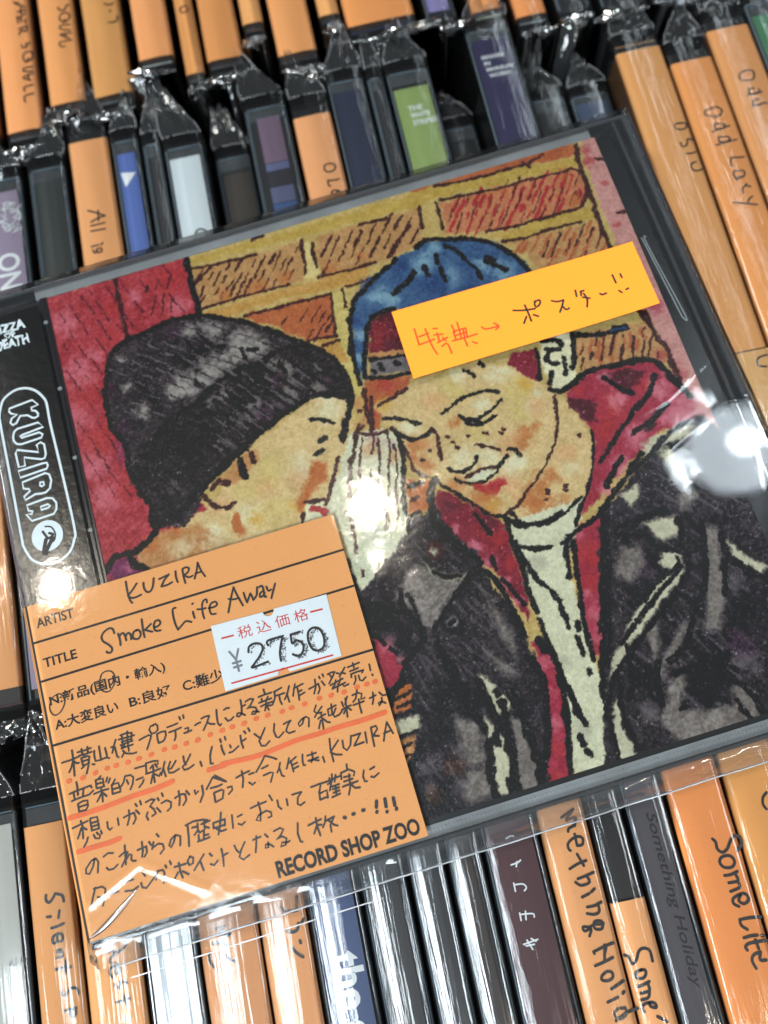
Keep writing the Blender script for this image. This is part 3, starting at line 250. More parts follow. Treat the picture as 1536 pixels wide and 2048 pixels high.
INK = {
    'artist': '82 -1267 80 -1303 82 -1337 88 -1352/120 -1286 101 -1304 79 -1321/80 -1327 95 -1335 111 -1335 127 -1332/145 -1291 143 -1312 151 -1329 165 -1329 177 -1313 186 -1286/205 -1295 226 -1292 244 -1289/244 -1289 223 -1305 207 -1325/207 -1325 228 -1326 249 -1321/271 -1285 268 -1307 270 -1327/298 -1285 296 -1311 297 -1339/300 -1283 313 -1282 322 -1289 315 -1302 297 -1309/301 -1311 315 -1322 330 -1320/359 -1277 348 -1307 334 -1333/359 -1277 364 -1308 374 -1336/341 -1315 355 -1315 365 -1315',
    'title': '0 -1442 -3 -1425 -16 -1419 -37 -1427 -49 -1442 -46 -1459 -29 -1477 -20 -1493 -25 -1506 -37 -1505 -42 -1499/13 -1448 15 -1473 13 -1491/14 -1459 29 -1450 36 -1461 37 -1480/37 -1466 49 -1456 57 -1465 56 -1482/82 -1456 70 -1459 63 -1476 71 -1486 84 -1487 94 -1474 91 -1459 81 -1455/109 -1422 106 -1454 105 -1489/138 -1449 119 -1460 108 -1466/111 -1463 124 -1471 137 -1478/151 -1465 163 -1464 173 -1456 170 -1444 156 -1444 147 -1460 150 -1478 168 -1482/240 -1418 229 -1420 225 -1443 226 -1476 231 -1499/231 -1499 247 -1488 266 -1477 285 -1486/299 -1451 299 -1466 300 -1475/306 -1421 303 -1423/357 -1433 358 -1421 346 -1423 337 -1439 333 -1466 334 -1487/317 -1447 332 -1451 348 -1452/359 -1455 378 -1457 392 -1451 387 -1439 370 -1442 361 -1458 363 -1479 379 -1483/464 -1411 447 -1444 425 -1492/466 -1407 471 -1437 483 -1483/438 -1444 455 -1451 476 -1452/497 -1438 498 -1460 501 -1477/501 -1477 520 -1448/520 -1448 524 -1463 525 -1475/525 -1475 541 -1461 550 -1433/557 -1435 567 -1433 571 -1444 568 -1476/569 -1453 556 -1458 552 -1471 562 -1471 572 -1461/569 -1472 574 -1478/584 -1441 587 -1458 598 -1457/618 -1440 604 -1464 591 -1488',
    'circles': '-247 -1596 -267 -1603 -281 -1623 -284 -1646 -273 -1665 -257 -1665 -242 -1655 -228 -1635 -226 -1615 -235 -1600 -247 -1596/-84 -1587 -75 -1572 -55 -1568 -38 -1576 -31 -1597 -38 -1620 -58 -1639 -76 -1639 -92 -1622 -90 -1598 -84 -1587',
    'body': '-278 -1835 -246 -1835 -212 -1831/-235 -1803 -237 -1843 -243 -1891/-239 -1841 -248 -1860 -259 -1874/-235 -1844 -227 -1852 -219 -1853/-217 -1816 -193 -1817 -168 -1815/-201 -1809 -201 -1827/-179 -1808 -181 -1827/-214 -1829 -191 -1830 -167 -1829/-196 -1832 -197 -1840/-208 -1840 -207 -1864/-207 -1839 -185 -1839 -178 -1842 -186 -1863/-208 -1852 -184 -1851/-205 -1866 -184 -1865/-203 -1869 -213 -1874/-188 -1872 -195 -1887 -200 -1897/-173 -1871 -166 -1874/-158 -1828 -161 -1846 -160 -1864 -146 -1865 -117 -1863/-138 -1818 -139 -1841 -140 -1866/-118 -1830 -117 -1848 -117 -1865 -110 -1868/-75 -1813 -86 -1833 -96 -1854/-83 -1838 -82 -1870 -77 -1875/-96 -1834 -90 -1834/-55 -1803 -30 -1802 -15 -1807/-64 -1816 -29 -1817 -7 -1817/-56 -1827 -23 -1826/-14 -1806 -20 -1829/-29 -1797 -35 -1833 -37 -1864/-62 -1837 -41 -1835 -17 -1834/-61 -1849 -40 -1847 -19 -1847/-51 -1804 -52 -1828 -61 -1849 -49 -1841/-58 -1857 -49 -1870 -26 -1877 -12 -1877/-53 -1863 -65 -1877/7 -1839 24 -1835 43 -1832 52 -1837/52 -1837 39 -1859 27 -1878/68 -1804 56 -1804 49 -1814 54 -1830 66 -1831 78 -1825 81 -1810 75 -1801 67 -1802/73 -1837 71 -1853 72 -1869/73 -1837 90 -1834 104 -1836/104 -1836 103 -1850 93 -1865/72 -1869 84 -1868 93 -1865/113 -1825 134 -1824 152 -1822/116 -1844 137 -1843 161 -1840/139 -1845 136 -1864 129 -1876/163 -1802 165 -1813/178 -1800 178 -1811/175 -1848 187 -1848 182 -1860/168 -1862 182 -1862 195 -1860/211 -1847 221 -1844 232 -1843/239 -1831 256 -1828 268 -1830/268 -1830 254 -1852 237 -1872/255 -1850 267 -1859 280 -1863/298 -1817 294 -1840 292 -1863 298 -1875 303 -1870/324 -1825 334 -1822 344 -1824/322 -1854 329 -1867 340 -1866 351 -1859/390 -1809 388 -1832 383 -1856/388 -1834 402 -1830/383 -1856 371 -1864 363 -1860 368 -1851 379 -1852 393 -1865/406 -1820 425 -1815 435 -1820/435 -1820 420 -1837 404 -1845 422 -1844 436 -1850 439 -1864 428 -1871 416 -1868 422 -1861 435 -1863 444 -1868/455 -1818 478 -1816 504 -1816/479 -1797 480 -1815/464 -1827 464 -1835/488 -1826 481 -1834/452 -1838 476 -1837 499 -1835/455 -1852 478 -1848 500 -1848/477 -1842 477 -1859 480 -1872/474 -1853 466 -1870/482 -1856 492 -1859/543 -1810 526 -1814 513 -1816/515 -1817 511 -1839 497 -1858/513 -1831 530 -1832 548 -1831/528 -1833 527 -1852 530 -1866/571 -1812 558 -1836 544 -1853/556 -1835 557 -1853 558 -1866/593 -1812 582 -1835 576 -1850/585 -1825 603 -1822 621 -1819/598 -1823 597 -1844 594 -1870/598 -1842 611 -1839/596 -1856 619 -1850/637 -1843 655 -1840 674 -1835/666 -1817 663 -1842 651 -1864/674 -1835 675 -1854 665 -1868/688 -1830 695 -1847/683 -1812 685 -1819/697 -1807 699 -1816/715 -1813 729 -1810 742 -1812/742 -1812 732 -1824 719 -1838 712 -1846/721 -1815 728 -1830/781 -1807 766 -1822 754 -1833/747 -1818 756 -1823/764 -1821 777 -1829/715 -1853 740 -1848 764 -1843/738 -1841 729 -1858 721 -1862/756 -1840 747 -1855/718 -1867 745 -1863 768 -1859/742 -1857 736 -1872 733 -1882/757 -1860 760 -1871 778 -1868/791 -1810 814 -1808 836 -1806/813 -1801 813 -1818/795 -1826 813 -1825 827 -1823/796 -1837 819 -1835 843 -1836/796 -1837 795 -1848/843 -1836 836 -1843/809 -1847 807 -1862 797 -1874/821 -1849 821 -1866 830 -1871 844 -1862/869 -1822 867 -1844/869 -1859 870 -1864/-241 -1914 -241 -1932 -244 -1958/-272 -1946 -243 -1943 -194 -1940/-258 -1946 -258 -1969/-221 -1944 -227 -1963/-269 -1972 -240 -1969 -204 -1968/-194 -1940 -192 -1948/-204 -1968 -188 -1959/-250 -1987 -251 -2013/-250 -1987 -231 -1983 -215 -1985 -217 -2004 -226 -2015 -249 -2014/-248 -1999 -218 -1998/-153 -1919 -165 -1927/-173 -1927 -175 -1955/-173 -1927 -147 -1929 -149 -1955/-172 -1941 -148 -1942/-173 -1956 -147 -1956/-131 -1930 -138 -1943/-122 -1936 -131 -1949/-188 -1971 -159 -1968 -135 -1969/-160 -1962 -160 -1983 -163 -2005/-161 -1975 -171 -1987 -182 -1999/-157 -1976 -146 -1991/-106 -1945 -117 -1957/-121 -1959 -124 -1990/-121 -1959 -97 -1959 -94 -1983/-120 -1975 -96 -1975/-122 -1990 -95 -1990/-69 -1944 -77 -1961 -88 -1973/-69 -1944 -49 -1946 -41 -1956 -48 -1977 -60 -1993/-66 -1958 -63 -1973/-32 -1968 -9 -1966/-28 -1995 -13 -1984 -7 -1974/-29 -1929 -9 -1929 7 -1930/12 -1925 7 -1955/12 -1923 37 -1923 56 -1927 52 -1937/34 -1936 24 -1944/43 -1934 48 -1947/5 -1958 29 -1958 58 -1955/35 -1940 30 -1970 29 -1994/27 -1968 15 -1994/33 -1966 49 -1979 55 -1969/78 -1937 68 -1957 57 -1977/68 -1957 71 -1986/97 -1943 85 -1962/117 -1945 96 -1966 84 -1966 85 -1978 101 -1981 122 -1975/146 -1938 145 -1957 149 -1968/172 -1939 154 -1960 135 -1973 139 -1984 157 -1984 175 -1977/200 -1973 202 -1989/252 -1936 239 -1962 234 -1991 242 -1992/285 -1940 285 -1956 289 -1974/286 -1919 287 -1930/304 -1916 305 -1927/315 -1949 317 -1958/307 -1973 320 -1973 344 -1961/359 -1928 357 -1953 359 -1972/358 -1949 375 -1944/375 -1917 379 -1926/392 -1911 395 -1923/409 -1937 420 -1951 427 -1959/450 -1928 435 -1947 419 -1965 423 -1983 437 -1987 455 -1976/486 -1924 478 -1947 481 -1969 490 -1974 511 -1961/518 -1934 534 -1931 545 -1930/545 -1930 531 -1942 520 -1960 528 -1970 550 -1969/594 -1934 582 -1953 570 -1958 569 -1947 583 -1937 601 -1932 610 -1941 602 -1968/646 -1905 634 -1923 642 -1933 659 -1934/665 -1915 642 -1933 631 -1943/641 -1952 656 -1946 670 -1944/656 -1938 654 -1962 650 -1990/648 -1960 635 -1984/659 -1957 668 -1971 678 -1976/682 -1931 700 -1928 714 -1925/682 -1937 680 -1953 698 -1952 711 -1935/699 -1917 694 -1949 699 -1963 717 -1960 730 -1951/737 -1920 739 -1937/761 -1908 747 -1931/730 -1947 753 -1941 766 -1941/753 -1912 748 -1944 743 -1976/745 -1947 734 -1961/752 -1945 762 -1957/780 -1909 802 -1907 814 -1913 806 -1932 820 -1930/801 -1896 789 -1923 777 -1932/774 -1943 796 -1942 814 -1941/798 -1929 795 -1954 795 -1977/837 -1937 860 -1933/853 -1921 848 -1945 841 -1959/875 -1927 884 -1941 895 -1942/878 -1947 876 -1961 861 -1972 862 -1962 874 -1959 886 -1969/-285 -2061 -258 -2057 -228 -2052/-252 -2045 -249 -2066 -255 -2104/-254 -2068 -264 -2085 -273 -2099/-248 -2070 -237 -2079/-219 -2051 -220 -2088/-218 -2047 -193 -2048 -194 -2082/-217 -2063 -192 -2063/-217 -2075 -192 -2075/-218 -2087 -193 -2088/-238 -2105 -245 -2119 -257 -2131/-217 -2103 -213 -2116 -199 -2120 -195 -2109/-205 -2098 -201 -2106/-190 -2097 -188 -2107/-162 -2075 -164 -2095 -158 -2104 -150 -2099/-124 -2074 -125 -2096/-103 -2077 -84 -2074 -64 -2072/-80 -2059 -83 -2082 -95 -2105/-64 -2072 -62 -2093 -74 -2107/-56 -2066 -47 -2081/-54 -2045 -50 -2054/-36 -2040 -34 -2053/-17 -2050 4 -2046 15 -2051/15 -2051 4 -2060 -6 -2067 6 -2081 9 -2097 -5 -2101/-18 -2085 -25 -2096 -21 -2109/17 -2080 26 -2096/26 -2048 29 -2057/44 -2037 46 -2048/36 -2069 55 -2065 69 -2075 65 -2092 51 -2100/86 -2066 107 -2060 123 -2063/103 -2047 102 -2072 95 -2093/123 -2063 123 -2083 109 -2097/129 -2054 137 -2069/158 -2061 159 -2075 169 -2068/187 -2053 185 -2081 169 -2104/238 -2033 271 -2063/230 -2037 200 -2069/230 -2037 272 -2064/215 -2070 241 -2071 256 -2069/222 -2088 220 -2119/222 -2088 250 -2086 257 -2090 247 -2115 222 -2120/273 -2085 288 -2085 287 -2097 272 -2107/310 -2062 337 -2056 360 -2053/334 -2045 333 -2073 324 -2099/357 -2064 374 -2063/350 -2090 360 -2101 370 -2096/426 -2019 405 -2042 383 -2063/426 -2019 447 -2031 463 -2042/405 -2058 428 -2054/405 -2082 430 -2079 440 -2082 431 -2098 424 -2110/472 -2057 463 -2075 454 -2086/465 -2076 467 -2101 474 -2105/506 -2051 497 -2069 489 -2083/497 -2069 531 -2054/509 -2062 510 -2085 510 -2099/512 -2077 530 -2074/510 -2091 531 -2087/555 -2053 550 -2072 549 -2090 555 -2090/570 -2062 602 -2061/569 -2080 606 -2078/589 -2055 586 -2079 577 -2088 573 -2081 588 -2081 605 -2089/622 -2081 623 -2100/661 -2029 655 -2062 654 -2107/689 -2043 666 -2062 652 -2074/654 -2076 668 -2087 688 -2093/703 -2048 700 -2072 709 -2085 726 -2071 737 -2041/743 -2043 771 -2043/771 -2043 740 -2075/739 -2077 774 -2075/788 -2044 784 -2080/812 -2035 808 -2071 806 -2099/812 -2035 830 -2034 833 -2045 812 -2064/812 -2064 832 -2070/871 -2033 855 -2064 843 -2091/871 -2033 876 -2054 882 -2076/850 -2067 877 -2064/-229 -2179 -240 -2203 -257 -2223 -268 -2218 -265 -2203 -242 -2183 -225 -2180 -219 -2193 -228 -2226/-198 -2182 -180 -2175 -164 -2180/-195 -2220 -189 -2229 -172 -2230 -156 -2221/-119 -2167 -123 -2194 -128 -2228/-144 -2197 -126 -2189 -114 -2191/-114 -2191 -127 -2212 -143 -2231/-123 -2213 -109 -2200 -102 -2204 -107 -2218 -102 -2225 -92 -2226/-79 -2195 -59 -2193 -47 -2192/-59 -2173 -61 -2200 -68 -2220/-47 -2192 -49 -2211 -60 -2222/-35 -2180 -30 -2192/-4 -2163 2 -2173/-20 -2185 -29 -2206/-26 -2202 -5 -2195 10 -2201 11 -2217 -4 -2228/58 -2187 49 -2205 35 -2220 31 -2211 41 -2194 60 -2184 75 -2193 68 -2222/101 -2164 130 -2159 163 -2163 178 -2169/107 -2166 103 -2201 97 -2233/121 -2178 138 -2179/142 -2170 139 -2191 124 -2203/138 -2195 145 -2201/155 -2176 186 -2173/165 -2171 163 -2195 150 -2199/167 -2188 178 -2195/137 -2207 135 -2226/158 -2201 152 -2223/155 -2214 171 -2215/130 -2227 151 -2227 173 -2225/196 -2184 193 -2201/196 -2184 238 -2183/238 -2183 233 -2203/193 -2201 234 -2201/230 -2158 218 -2195 205 -2225/203 -2206 217 -2218 234 -2217/265 -2177 259 -2219/283 -2188 299 -2185/280 -2211 291 -2218 303 -2212/334 -2174 364 -2170 391 -2168/364 -2162 365 -2194 356 -2225 343 -2217 355 -2204 384 -2197 399 -2206 398 -2220 386 -2221/407 -2151 413 -2170/430 -2175 429 -2196 437 -2207/462 -2180 461 -2201/485 -2172 507 -2172 518 -2173/518 -2173 501 -2187 495 -2207 504 -2214 520 -2208/555 -2167 585 -2165 612 -2165/588 -2171 577 -2193/579 -2187 574 -2215/584 -2195 605 -2192 602 -2217/576 -2216 603 -2213/612 -2165 640 -2162 661 -2160/624 -2156 624 -2173/648 -2152 639 -2173/636 -2146 632 -2167/614 -2174 629 -2170/626 -2173 615 -2196/624 -2186 652 -2185/626 -2195 649 -2195/625 -2207 648 -2205/638 -2185 634 -2214/617 -2220 647 -2216/695 -2129 692 -2146/668 -2151 664 -2172/668 -2151 698 -2148 715 -2161 709 -2172/674 -2168 697 -2169/670 -2182 702 -2181/662 -2197 694 -2195 717 -2194/694 -2163 687 -2204 675 -2228/691 -2197 702 -2213 719 -2216/747 -2166 739 -2185 741 -2203 748 -2203/769 -2169 786 -2165/766 -2193 776 -2198 795 -2189/-246 -2271 -260 -2298 -271 -2323/-252 -2273 -223 -2274 -213 -2284 -221 -2309 -232 -2334/-244 -2302 -231 -2310/-201 -2305 -170 -2305/-154 -2282 -113 -2282/-148 -2311 -124 -2316 -102 -2309/-77 -2270 -71 -2283/-90 -2301 -89 -2316 -76 -2322 -41 -2296/-28 -2284 -37 -2305/-27 -2280 -8 -2282 -5 -2294 -14 -2323/3 -2270 5 -2278/21 -2261 23 -2272/33 -2284 75 -2285/50 -2275 49 -2303 53 -2325/41 -2304 24 -2322/57 -2305 75 -2320/91 -2268 81 -2277 83 -2293 98 -2290 102 -2273 92 -2266/140 -2273 119 -2292 97 -2313/123 -2293 128 -2322/160 -2276 166 -2286/156 -2310 167 -2317 182 -2306/203 -2273 203 -2300 198 -2328/201 -2296 221 -2292/249 -2275 253 -2292 259 -2301/287 -2274 268 -2296 257 -2316 269 -2328 292 -2319/316 -2276 344 -2273/330 -2267 323 -2294 315 -2317/360 -2270 368 -2282/364 -2298 362 -2314 351 -2313 354 -2303 368 -2305 379 -2317/392 -2269 415 -2265 426 -2273 413 -2287 393 -2298 416 -2293 429 -2304 421 -2323 403 -2324 411 -2312 428 -2317 437 -2315/479 -2267 470 -2300 473 -2328 479 -2330/512 -2285 535 -2281 560 -2278/543 -2269 541 -2300 544 -2328/541 -2292 525 -2316/545 -2293 557 -2296/577 -2273 570 -2292 559 -2305/573 -2288 606 -2282/582 -2287 598 -2308 610 -2314/603 -2285 586 -2305 584 -2327',
    'body_bold': '639 -2295 642 -2297/671 -2293 675 -2293/707 -2291 711 -2291/761 -2276 755 -2294/753 -2309 752 -2310/791 -2277 788 -2302/786 -2318 786 -2319/820 -2282 818 -2306/821 -2317 820 -2320',
    'dots': '-268 -1903 -263 -1903/-218 -1907 -213 -1906/-171 -1904 -167 -1903/-127 -1900 -123 -1900/-94 -1900 -90 -1900/-51 -1901 -47 -1901/-11 -1900 -6 -1900/35 -1900 40 -1899/84 -1896 88 -1896/122 -1899 126 -1899/164 -1899 168 -1899/206 -1900 211 -1899/254 -1894 258 -1894/298 -1892 303 -1892/336 -1891 341 -1891/380 -1892 385 -1891/426 -1888 431 -1888/468 -1889 473 -1888/522 -1891 527 -1891/557 -1888 562 -1888/606 -1889 611 -1889/662 -1885 667 -1885/705 -1888 710 -1887/752 -1890 757 -1890/802 -1887 807 -1887/838 -1887 843 -1887/869 -1887 874 -1887',
    'under1': '-290 -2025 -180 -2025 -57 -2017 24 -2016 90 -2009',
    'under2': '222 -2009 283 -2009/271 -2004 307 -2006 409 -2012 541 -2001 627 -2002 697 -2000 787 -2002 875 -1999',
    'under3': '-280 -2142 -225 -2142 -171 -2143 -132 -2140',
    'note_red': '1410 -628 1408 -699/1418 -667 1457 -664/1407 -700 1472 -696/1451 -642 1454 -714 1463 -760/1481 -651 1496 -655/1476 -678 1510 -685/1490 -674 1487 -713/1479 -714 1522 -704/1491 -734 1514 -729 1518 -774/1505 -699 1513 -717/1554 -660 1558 -693/1578 -655 1577 -691/1552 -690 1552 -722/1553 -687 1603 -688/1603 -688 1597 -729/1554 -707 1601 -706/1577 -691 1573 -725/1591 -691 1587 -726/1537 -725 1591 -727 1638 -726/1584 -725 1586 -764/1611 -753 1625 -765/1664 -703 1677 -717 1727 -720/1715 -702 1729 -721 1713 -731',
    'note_black': '1805 -674 1844 -686 1889 -693/1855 -666 1857 -703 1857 -739/1845 -715 1827 -739/1874 -716 1890 -728/1896 -663 1918 -663 1912 -681 1895 -687 1894 -671 1904 -662/1962 -681 1981 -691 2007 -692/2007 -692 1993 -715 1976 -737/1996 -720 2002 -734 2016 -732/2065 -667 2061 -693/2085 -677 2079 -695/2081 -680 2096 -678/2082 -704 2107 -717/2091 -691 2096 -717 2084 -749/2151 -711 2158 -718 2175 -717/2225 -650 2226 -687/2255 -656 2256 -673/2225 -723 2233 -734/2253 -727 2263 -725',
    'kuzira': '-221 -449 -125 -441 -106 -468 -135 -472 -134 -485 -121 -490 -113 -504 -115 -515 -128 -519 -139 -515 -155 -499 -184 -493 -204 -518 -219 -522 -227 -510 -219 -493 -195 -483 -215 -474 -224 -462 -221 -449/-206 -543 -120 -542 -103 -566 -191 -574 -199 -577 -196 -585 -123 -584 -112 -596 -119 -608 -200 -611 -218 -605 -228 -588 -227 -568 -219 -551 -206 -543/-222 -629 -141 -664 -143 -632 -126 -626 -114 -638 -115 -680 -123 -695 -136 -696 -200 -668 -203 -703 -228 -701 -230 -641 -222 -629/-233 -716 -134 -714 -119 -716 -116 -728 -123 -740 -230 -745 -233 -716/-226 -766 -132 -756 -118 -766 -115 -792 -126 -822 -144 -833 -163 -833 -185 -828 -227 -840 -230 -825 -203 -809 -206 -800 -226 -792 -226 -766/-159 -787 -146 -788 -146 -802 -155 -805 -161 -800 -159 -787/-226 -862 -146 -857 -124 -864 -113 -887 -118 -912 -131 -927 -218 -929 -235 -897 -213 -902 -208 -892 -223 -885 -226 -862/-175 -884 -146 -882 -138 -892 -149 -897 -175 -897 -175 -884',
    'pill': '-255 -438 -238 -405 -207 -386 -173 -378 -136 -385 -103 -408 -80 -444 -72 -476 -74 -556 -69 -746 -65 -1000 -75 -1050 -104 -1094 -155 -1115 -205 -1108 -246 -1077 -267 -1022 -269 -979 -268 -750 -267 -506 -264 -467 -255 -438',
    'emblem': '-173 -966 -151 -975 -141 -1003 -148 -1027 -160 -1034',
    'emblem2': '-180 -1017 -199 -1065/-157 -1022 -193 -1069',
    'emblem3': '-186 -983 -172 -1015/-163 -996 -149 -1006 -167 -1016/-176 -1013 -151 -1018',
    'silent_sp': '-479 -2310 -482 -2288 -505 -2275/-505 -2275 -516 -2288 -532 -2299 -543 -2289 -540 -2271/-501 -2337 -509 -2360/-550 -2345 -537 -2348/-494 -2384 -518 -2387 -541 -2387/-523 -2412 -532 -2439/-531 -2435 -514 -2440 -506 -2430 -510 -2416 -527 -2413 -542 -2419 -545 -2435 -539 -2441/-520 -2467 -533 -2467 -535 -2477/-533 -2467 -518 -2480 -522 -2491 -540 -2490/-497 -2533 -523 -2529 -552 -2527/-510 -2507 -518 -2549/-487 -2628 -490 -2609 -511 -2601/-511 -2601 -524 -2612 -537 -2620 -547 -2613 -544 -2602/-505 -2671 -529 -2668 -547 -2671/-507 -2681 -512 -2693 -523 -2696 -528 -2681 -517 -2676',
    'onest': '-315 -2534 -291 -2524 -284 -2509 -302 -2489/-355 -2517 -324 -2534/-324 -2534 -357 -2556 -332 -2569 -327 -2576/-334 -2577 -345 -2600/-345 -2600 -327 -2602 -324 -2589 -334 -2577 -356 -2579 -362 -2595 -356 -2609/-308 -2644 -312 -2637 -330 -2632/-330 -2632 -336 -2647 -349 -2646 -352 -2632/-309 -2694 -328 -2694 -359 -2694/-325 -2681 -323 -2715',
    'ony': '63 -2499 56 -2514 70 -2521 85 -2511 87 -2494/48 -2558 80 -2559/80 -2559 56 -2578 49 -2581/56 -2578 90 -2593 93 -2583/25 -2603 61 -2611 72 -2628/5 -2632 0 -2653 12 -2679/63 -2651 71 -2668 87 -2681',
    'kuran': '346 -2490 345 -2493/362 -2536 350 -2582/350 -2582 317 -2575 298 -2561 294 -2554/369 -2616 356 -2627/344 -2626 336 -2644 319 -2648 299 -2639/335 -2683 336 -2690/301 -2697 315 -2720 332 -2737',
    'satellite': '1192 -2565 1181 -2561 1163 -2565/1189 -2650 1177 -2655 1151 -2656/1175 -2651 1167 -2667/1140 -2717 1137 -2745/1144 -2724 1168 -2728 1178 -2737 1178 -2746 1169 -2752/1128 -2818 1125 -2843/1150 -2818 1143 -2845/1132 -2824 1173 -2833 1174 -2845/1108 -2920 1162 -2918/1124 -2910 1134 -2944/1140 -2909 1154 -2922/1115 -2927 1145 -2930',
    'mething': '1381 -2551 1432 -2536/1432 -2536 1397 -2561/1395 -2567 1431 -2565 1418 -2592/1431 -2565 1413 -2590 1395 -2594 1388 -2604/1408 -2619 1403 -2659/1403 -2659 1422 -2661 1431 -2643 1420 -2631 1394 -2632 1373 -2644 1370 -2661 1374 -2668/1350 -2726 1385 -2718 1417 -2716/1393 -2686 1403 -2730/1430 -2761 1400 -2764 1367 -2766/1400 -2764 1404 -2788 1371 -2790 1355 -2774/1413 -2814 1398 -2821/1388 -2824 1361 -2828/1421 -2862 1397 -2867 1367 -2864/1407 -2864 1404 -2889 1384 -2894 1359 -2884/1404 -2931 1396 -2920 1375 -2917 1368 -2935 1378 -2944 1393 -2945 1401 -2933/1401 -2933 1372 -2925 1352 -2928 1330 -2921 1331 -2936 1356 -2935 1342 -2956/1416 -3000 1384 -3002 1338 -3008/1385 -3008 1371 -3029/1339 -3014 1338 -3008/1397 -3044 1364 -3049 1328 -3052/1383 -2998 1366 -3044/1377 -3088 1361 -3081 1340 -3089 1335 -3101 1354 -3109 1374 -3104 1377 -3088/1407 -3124 1382 -3131 1356 -3137/1397 -3157 1390 -3161/1369 -3168 1330 -3173/1373 -3205 1356 -3202 1339 -3214 1350 -3233 1377 -3227 1382 -3207 1373 -3205/1423 -3219 1379 -3222 1337 -3235',
    'some7': '1527 -3093 1529 -3057 1508 -3045 1490 -3052 1477 -3070 1460 -3082 1451 -3074 1451 -3057 1439 -3048/1478 -3109 1458 -3111 1455 -3127 1474 -3135 1489 -3126 1491 -3113 1478 -3108/1492 -3151 1466 -3155 1447 -3155/1485 -3160 1482 -3178 1451 -3178/1481 -3181 1471 -3197 1446 -3198/1467 -3215 1469 -3226 1485 -3234 1487 -3223 1474 -3214 1450 -3213 1437 -3223 1441 -3235/1480 -3262 1507 -3286',
    'somelife': '1951 -2837 1974 -2820 1977 -2797 1962 -2787 1941 -2799 1919 -2821 1898 -2827 1885 -2811 1888 -2789 1881 -2775/1911 -2842 1888 -2842 1876 -2856 1884 -2875 1910 -2883 1927 -2871 1925 -2852 1911 -2842/1924 -2902 1897 -2905 1876 -2902/1914 -2910 1915 -2931 1881 -2929/1913 -2936 1912 -2953 1876 -2957/1904 -2979 1892 -2993 1905 -3008 1927 -3000 1923 -2979 1900 -2975 1875 -2982 1871 -2998 1885 -3011/1944 -3064 1904 -3056 1871 -3052/1871 -3052 1869 -3071 1884 -3089/1910 -3116 1886 -3112 1862 -3111/1932 -3123 1925 -3123/1858 -3151 1856 -3140 1871 -3133 1901 -3136 1934 -3140/1898 -3129 1898 -3157/1900 -3169 1889 -3193 1909 -3199/1900 -3169 1873 -3172 1861 -3188 1865 -3214',
    'last_c': '2130 -2681 2111 -2693 2102 -2715 2107 -2734',
    'all_is': '200 520 238 494 272 468/272 468 235 466 202 456/246 505 237 452/262 433 198 437/258 402 193 410/232 335 224 327/213 331 179 332/218 312 221 297 202 293 199 311 212 314/202 310 187 295 182 314/247 220 208 223/208 223 183 221 193 207 210 202',
    'olc': '1321 401 1298 398 1292 375 1306 360 1334 361 1344 383 1329 398 1321 401/1341 309 1314 311 1291 318/1291 318 1288 295 1294 285/1319 256 1330 238 1314 226 1290 237 1292 255 1308 259 1319 242 1306 239',
    'oiso': '2891 89 2871 93 2863 77 2875 62 2899 56 2918 67 2915 83 2892 92/2914 -10 2907 -2 2892 1/2892 1 2881 -23 2865 -29 2856 -20 2858 -6/2904 -72 2884 -72 2858 -67/2886 -120 2864 -122 2854 -142 2864 -160 2888 -165 2904 -159',
    'oddlazy': '3049 117 3024 114 3017 95 3034 80 3062 70 3089 79 3093 102 3076 117 3049 117/3056 30 3037 36 3030 17 3045 3 3066 5 3077 19 3056 30/3096 7 3056 5 3011 2/3049 -38 3029 -34 3022 -53 3042 -66 3067 -62 3071 -48 3051 -39/3098 -70 3052 -69 3002 -68/3093 -163 3067 -158 3040 -148/3040 -148 3025 -176 3029 -192/3050 -223 3026 -218 3014 -234 3022 -252 3046 -257 3065 -242 3060 -223/3067 -237 3052 -256 3020 -251 3018 -263/3062 -311 3051 -305 3049 -293/3046 -300 3030 -307 3022 -321 3020 -332/3051 -360 3029 -370 3019 -389/3055 -405 3013 -385 2961 -362',
    'oddo': '3268 255 3244 248 3235 221 3255 207 3283 199 3301 213 3307 241 3288 255 3268 255/3277 155 3250 157 3244 137 3265 126 3291 128 3292 146/3301 125 3266 130 3231 127/3277 96 3244 93 3239 73 3264 65 3285 72/3298 64 3265 68 3231 68',
    'o_right': '2814 -1074 2781 -1075 2764 -1088 2766 -1110 2793 -1122',
    'tter': '80 1788 104 1776/87 1777 131 1741/88 1724 130 1721/111 1744 104 1706/126 1702 80 1682/83 1697 82 1656/101 1690 99 1659/120 1667 116 1644/122 1626 75 1618/122 1626 110 1594 92 1608/92 1608 72 1587/115 1519 96 1522 96 1502 77 1505 73 1522/118 1463 94 1475 72 1463 69 1432 90 1421 112 1433 118 1463/93 1436 76 1414/102 1381 64 1386 55 1370 97 1355/98 1343 45 1334 81 1306/72 1344 71 1318/83 1278 41 1277 40 1255/80 1229 34 1226 31 1192',
    'squall': '344 1679 330 1679 320 1658 294 1663 288 1682/333 1625 310 1641 287 1629 285 1601 305 1586 328 1598 333 1625/308 1601 298 1584/324 1563 282 1570 275 1552 320 1528/320 1512 266 1519 305 1485/292 1518 290 1494/315 1470 257 1474 258 1449 277 1443',
    'ri': '556 1616 535 1611 512 1627/534 1578 530 1572/558 1534 557 1514 538 1504 510 1510',
    'o_c': '900 1474 875 1479 861 1463 870 1444 893 1444 903 1461',
    'o_white': '652 254 641 237 648 214 671 206 692 220 695 243 678 262 660 262 652 254',
}


def lin(c, a=1.0):
    return tuple(float(v) for v in s2l(c)) + (a,)


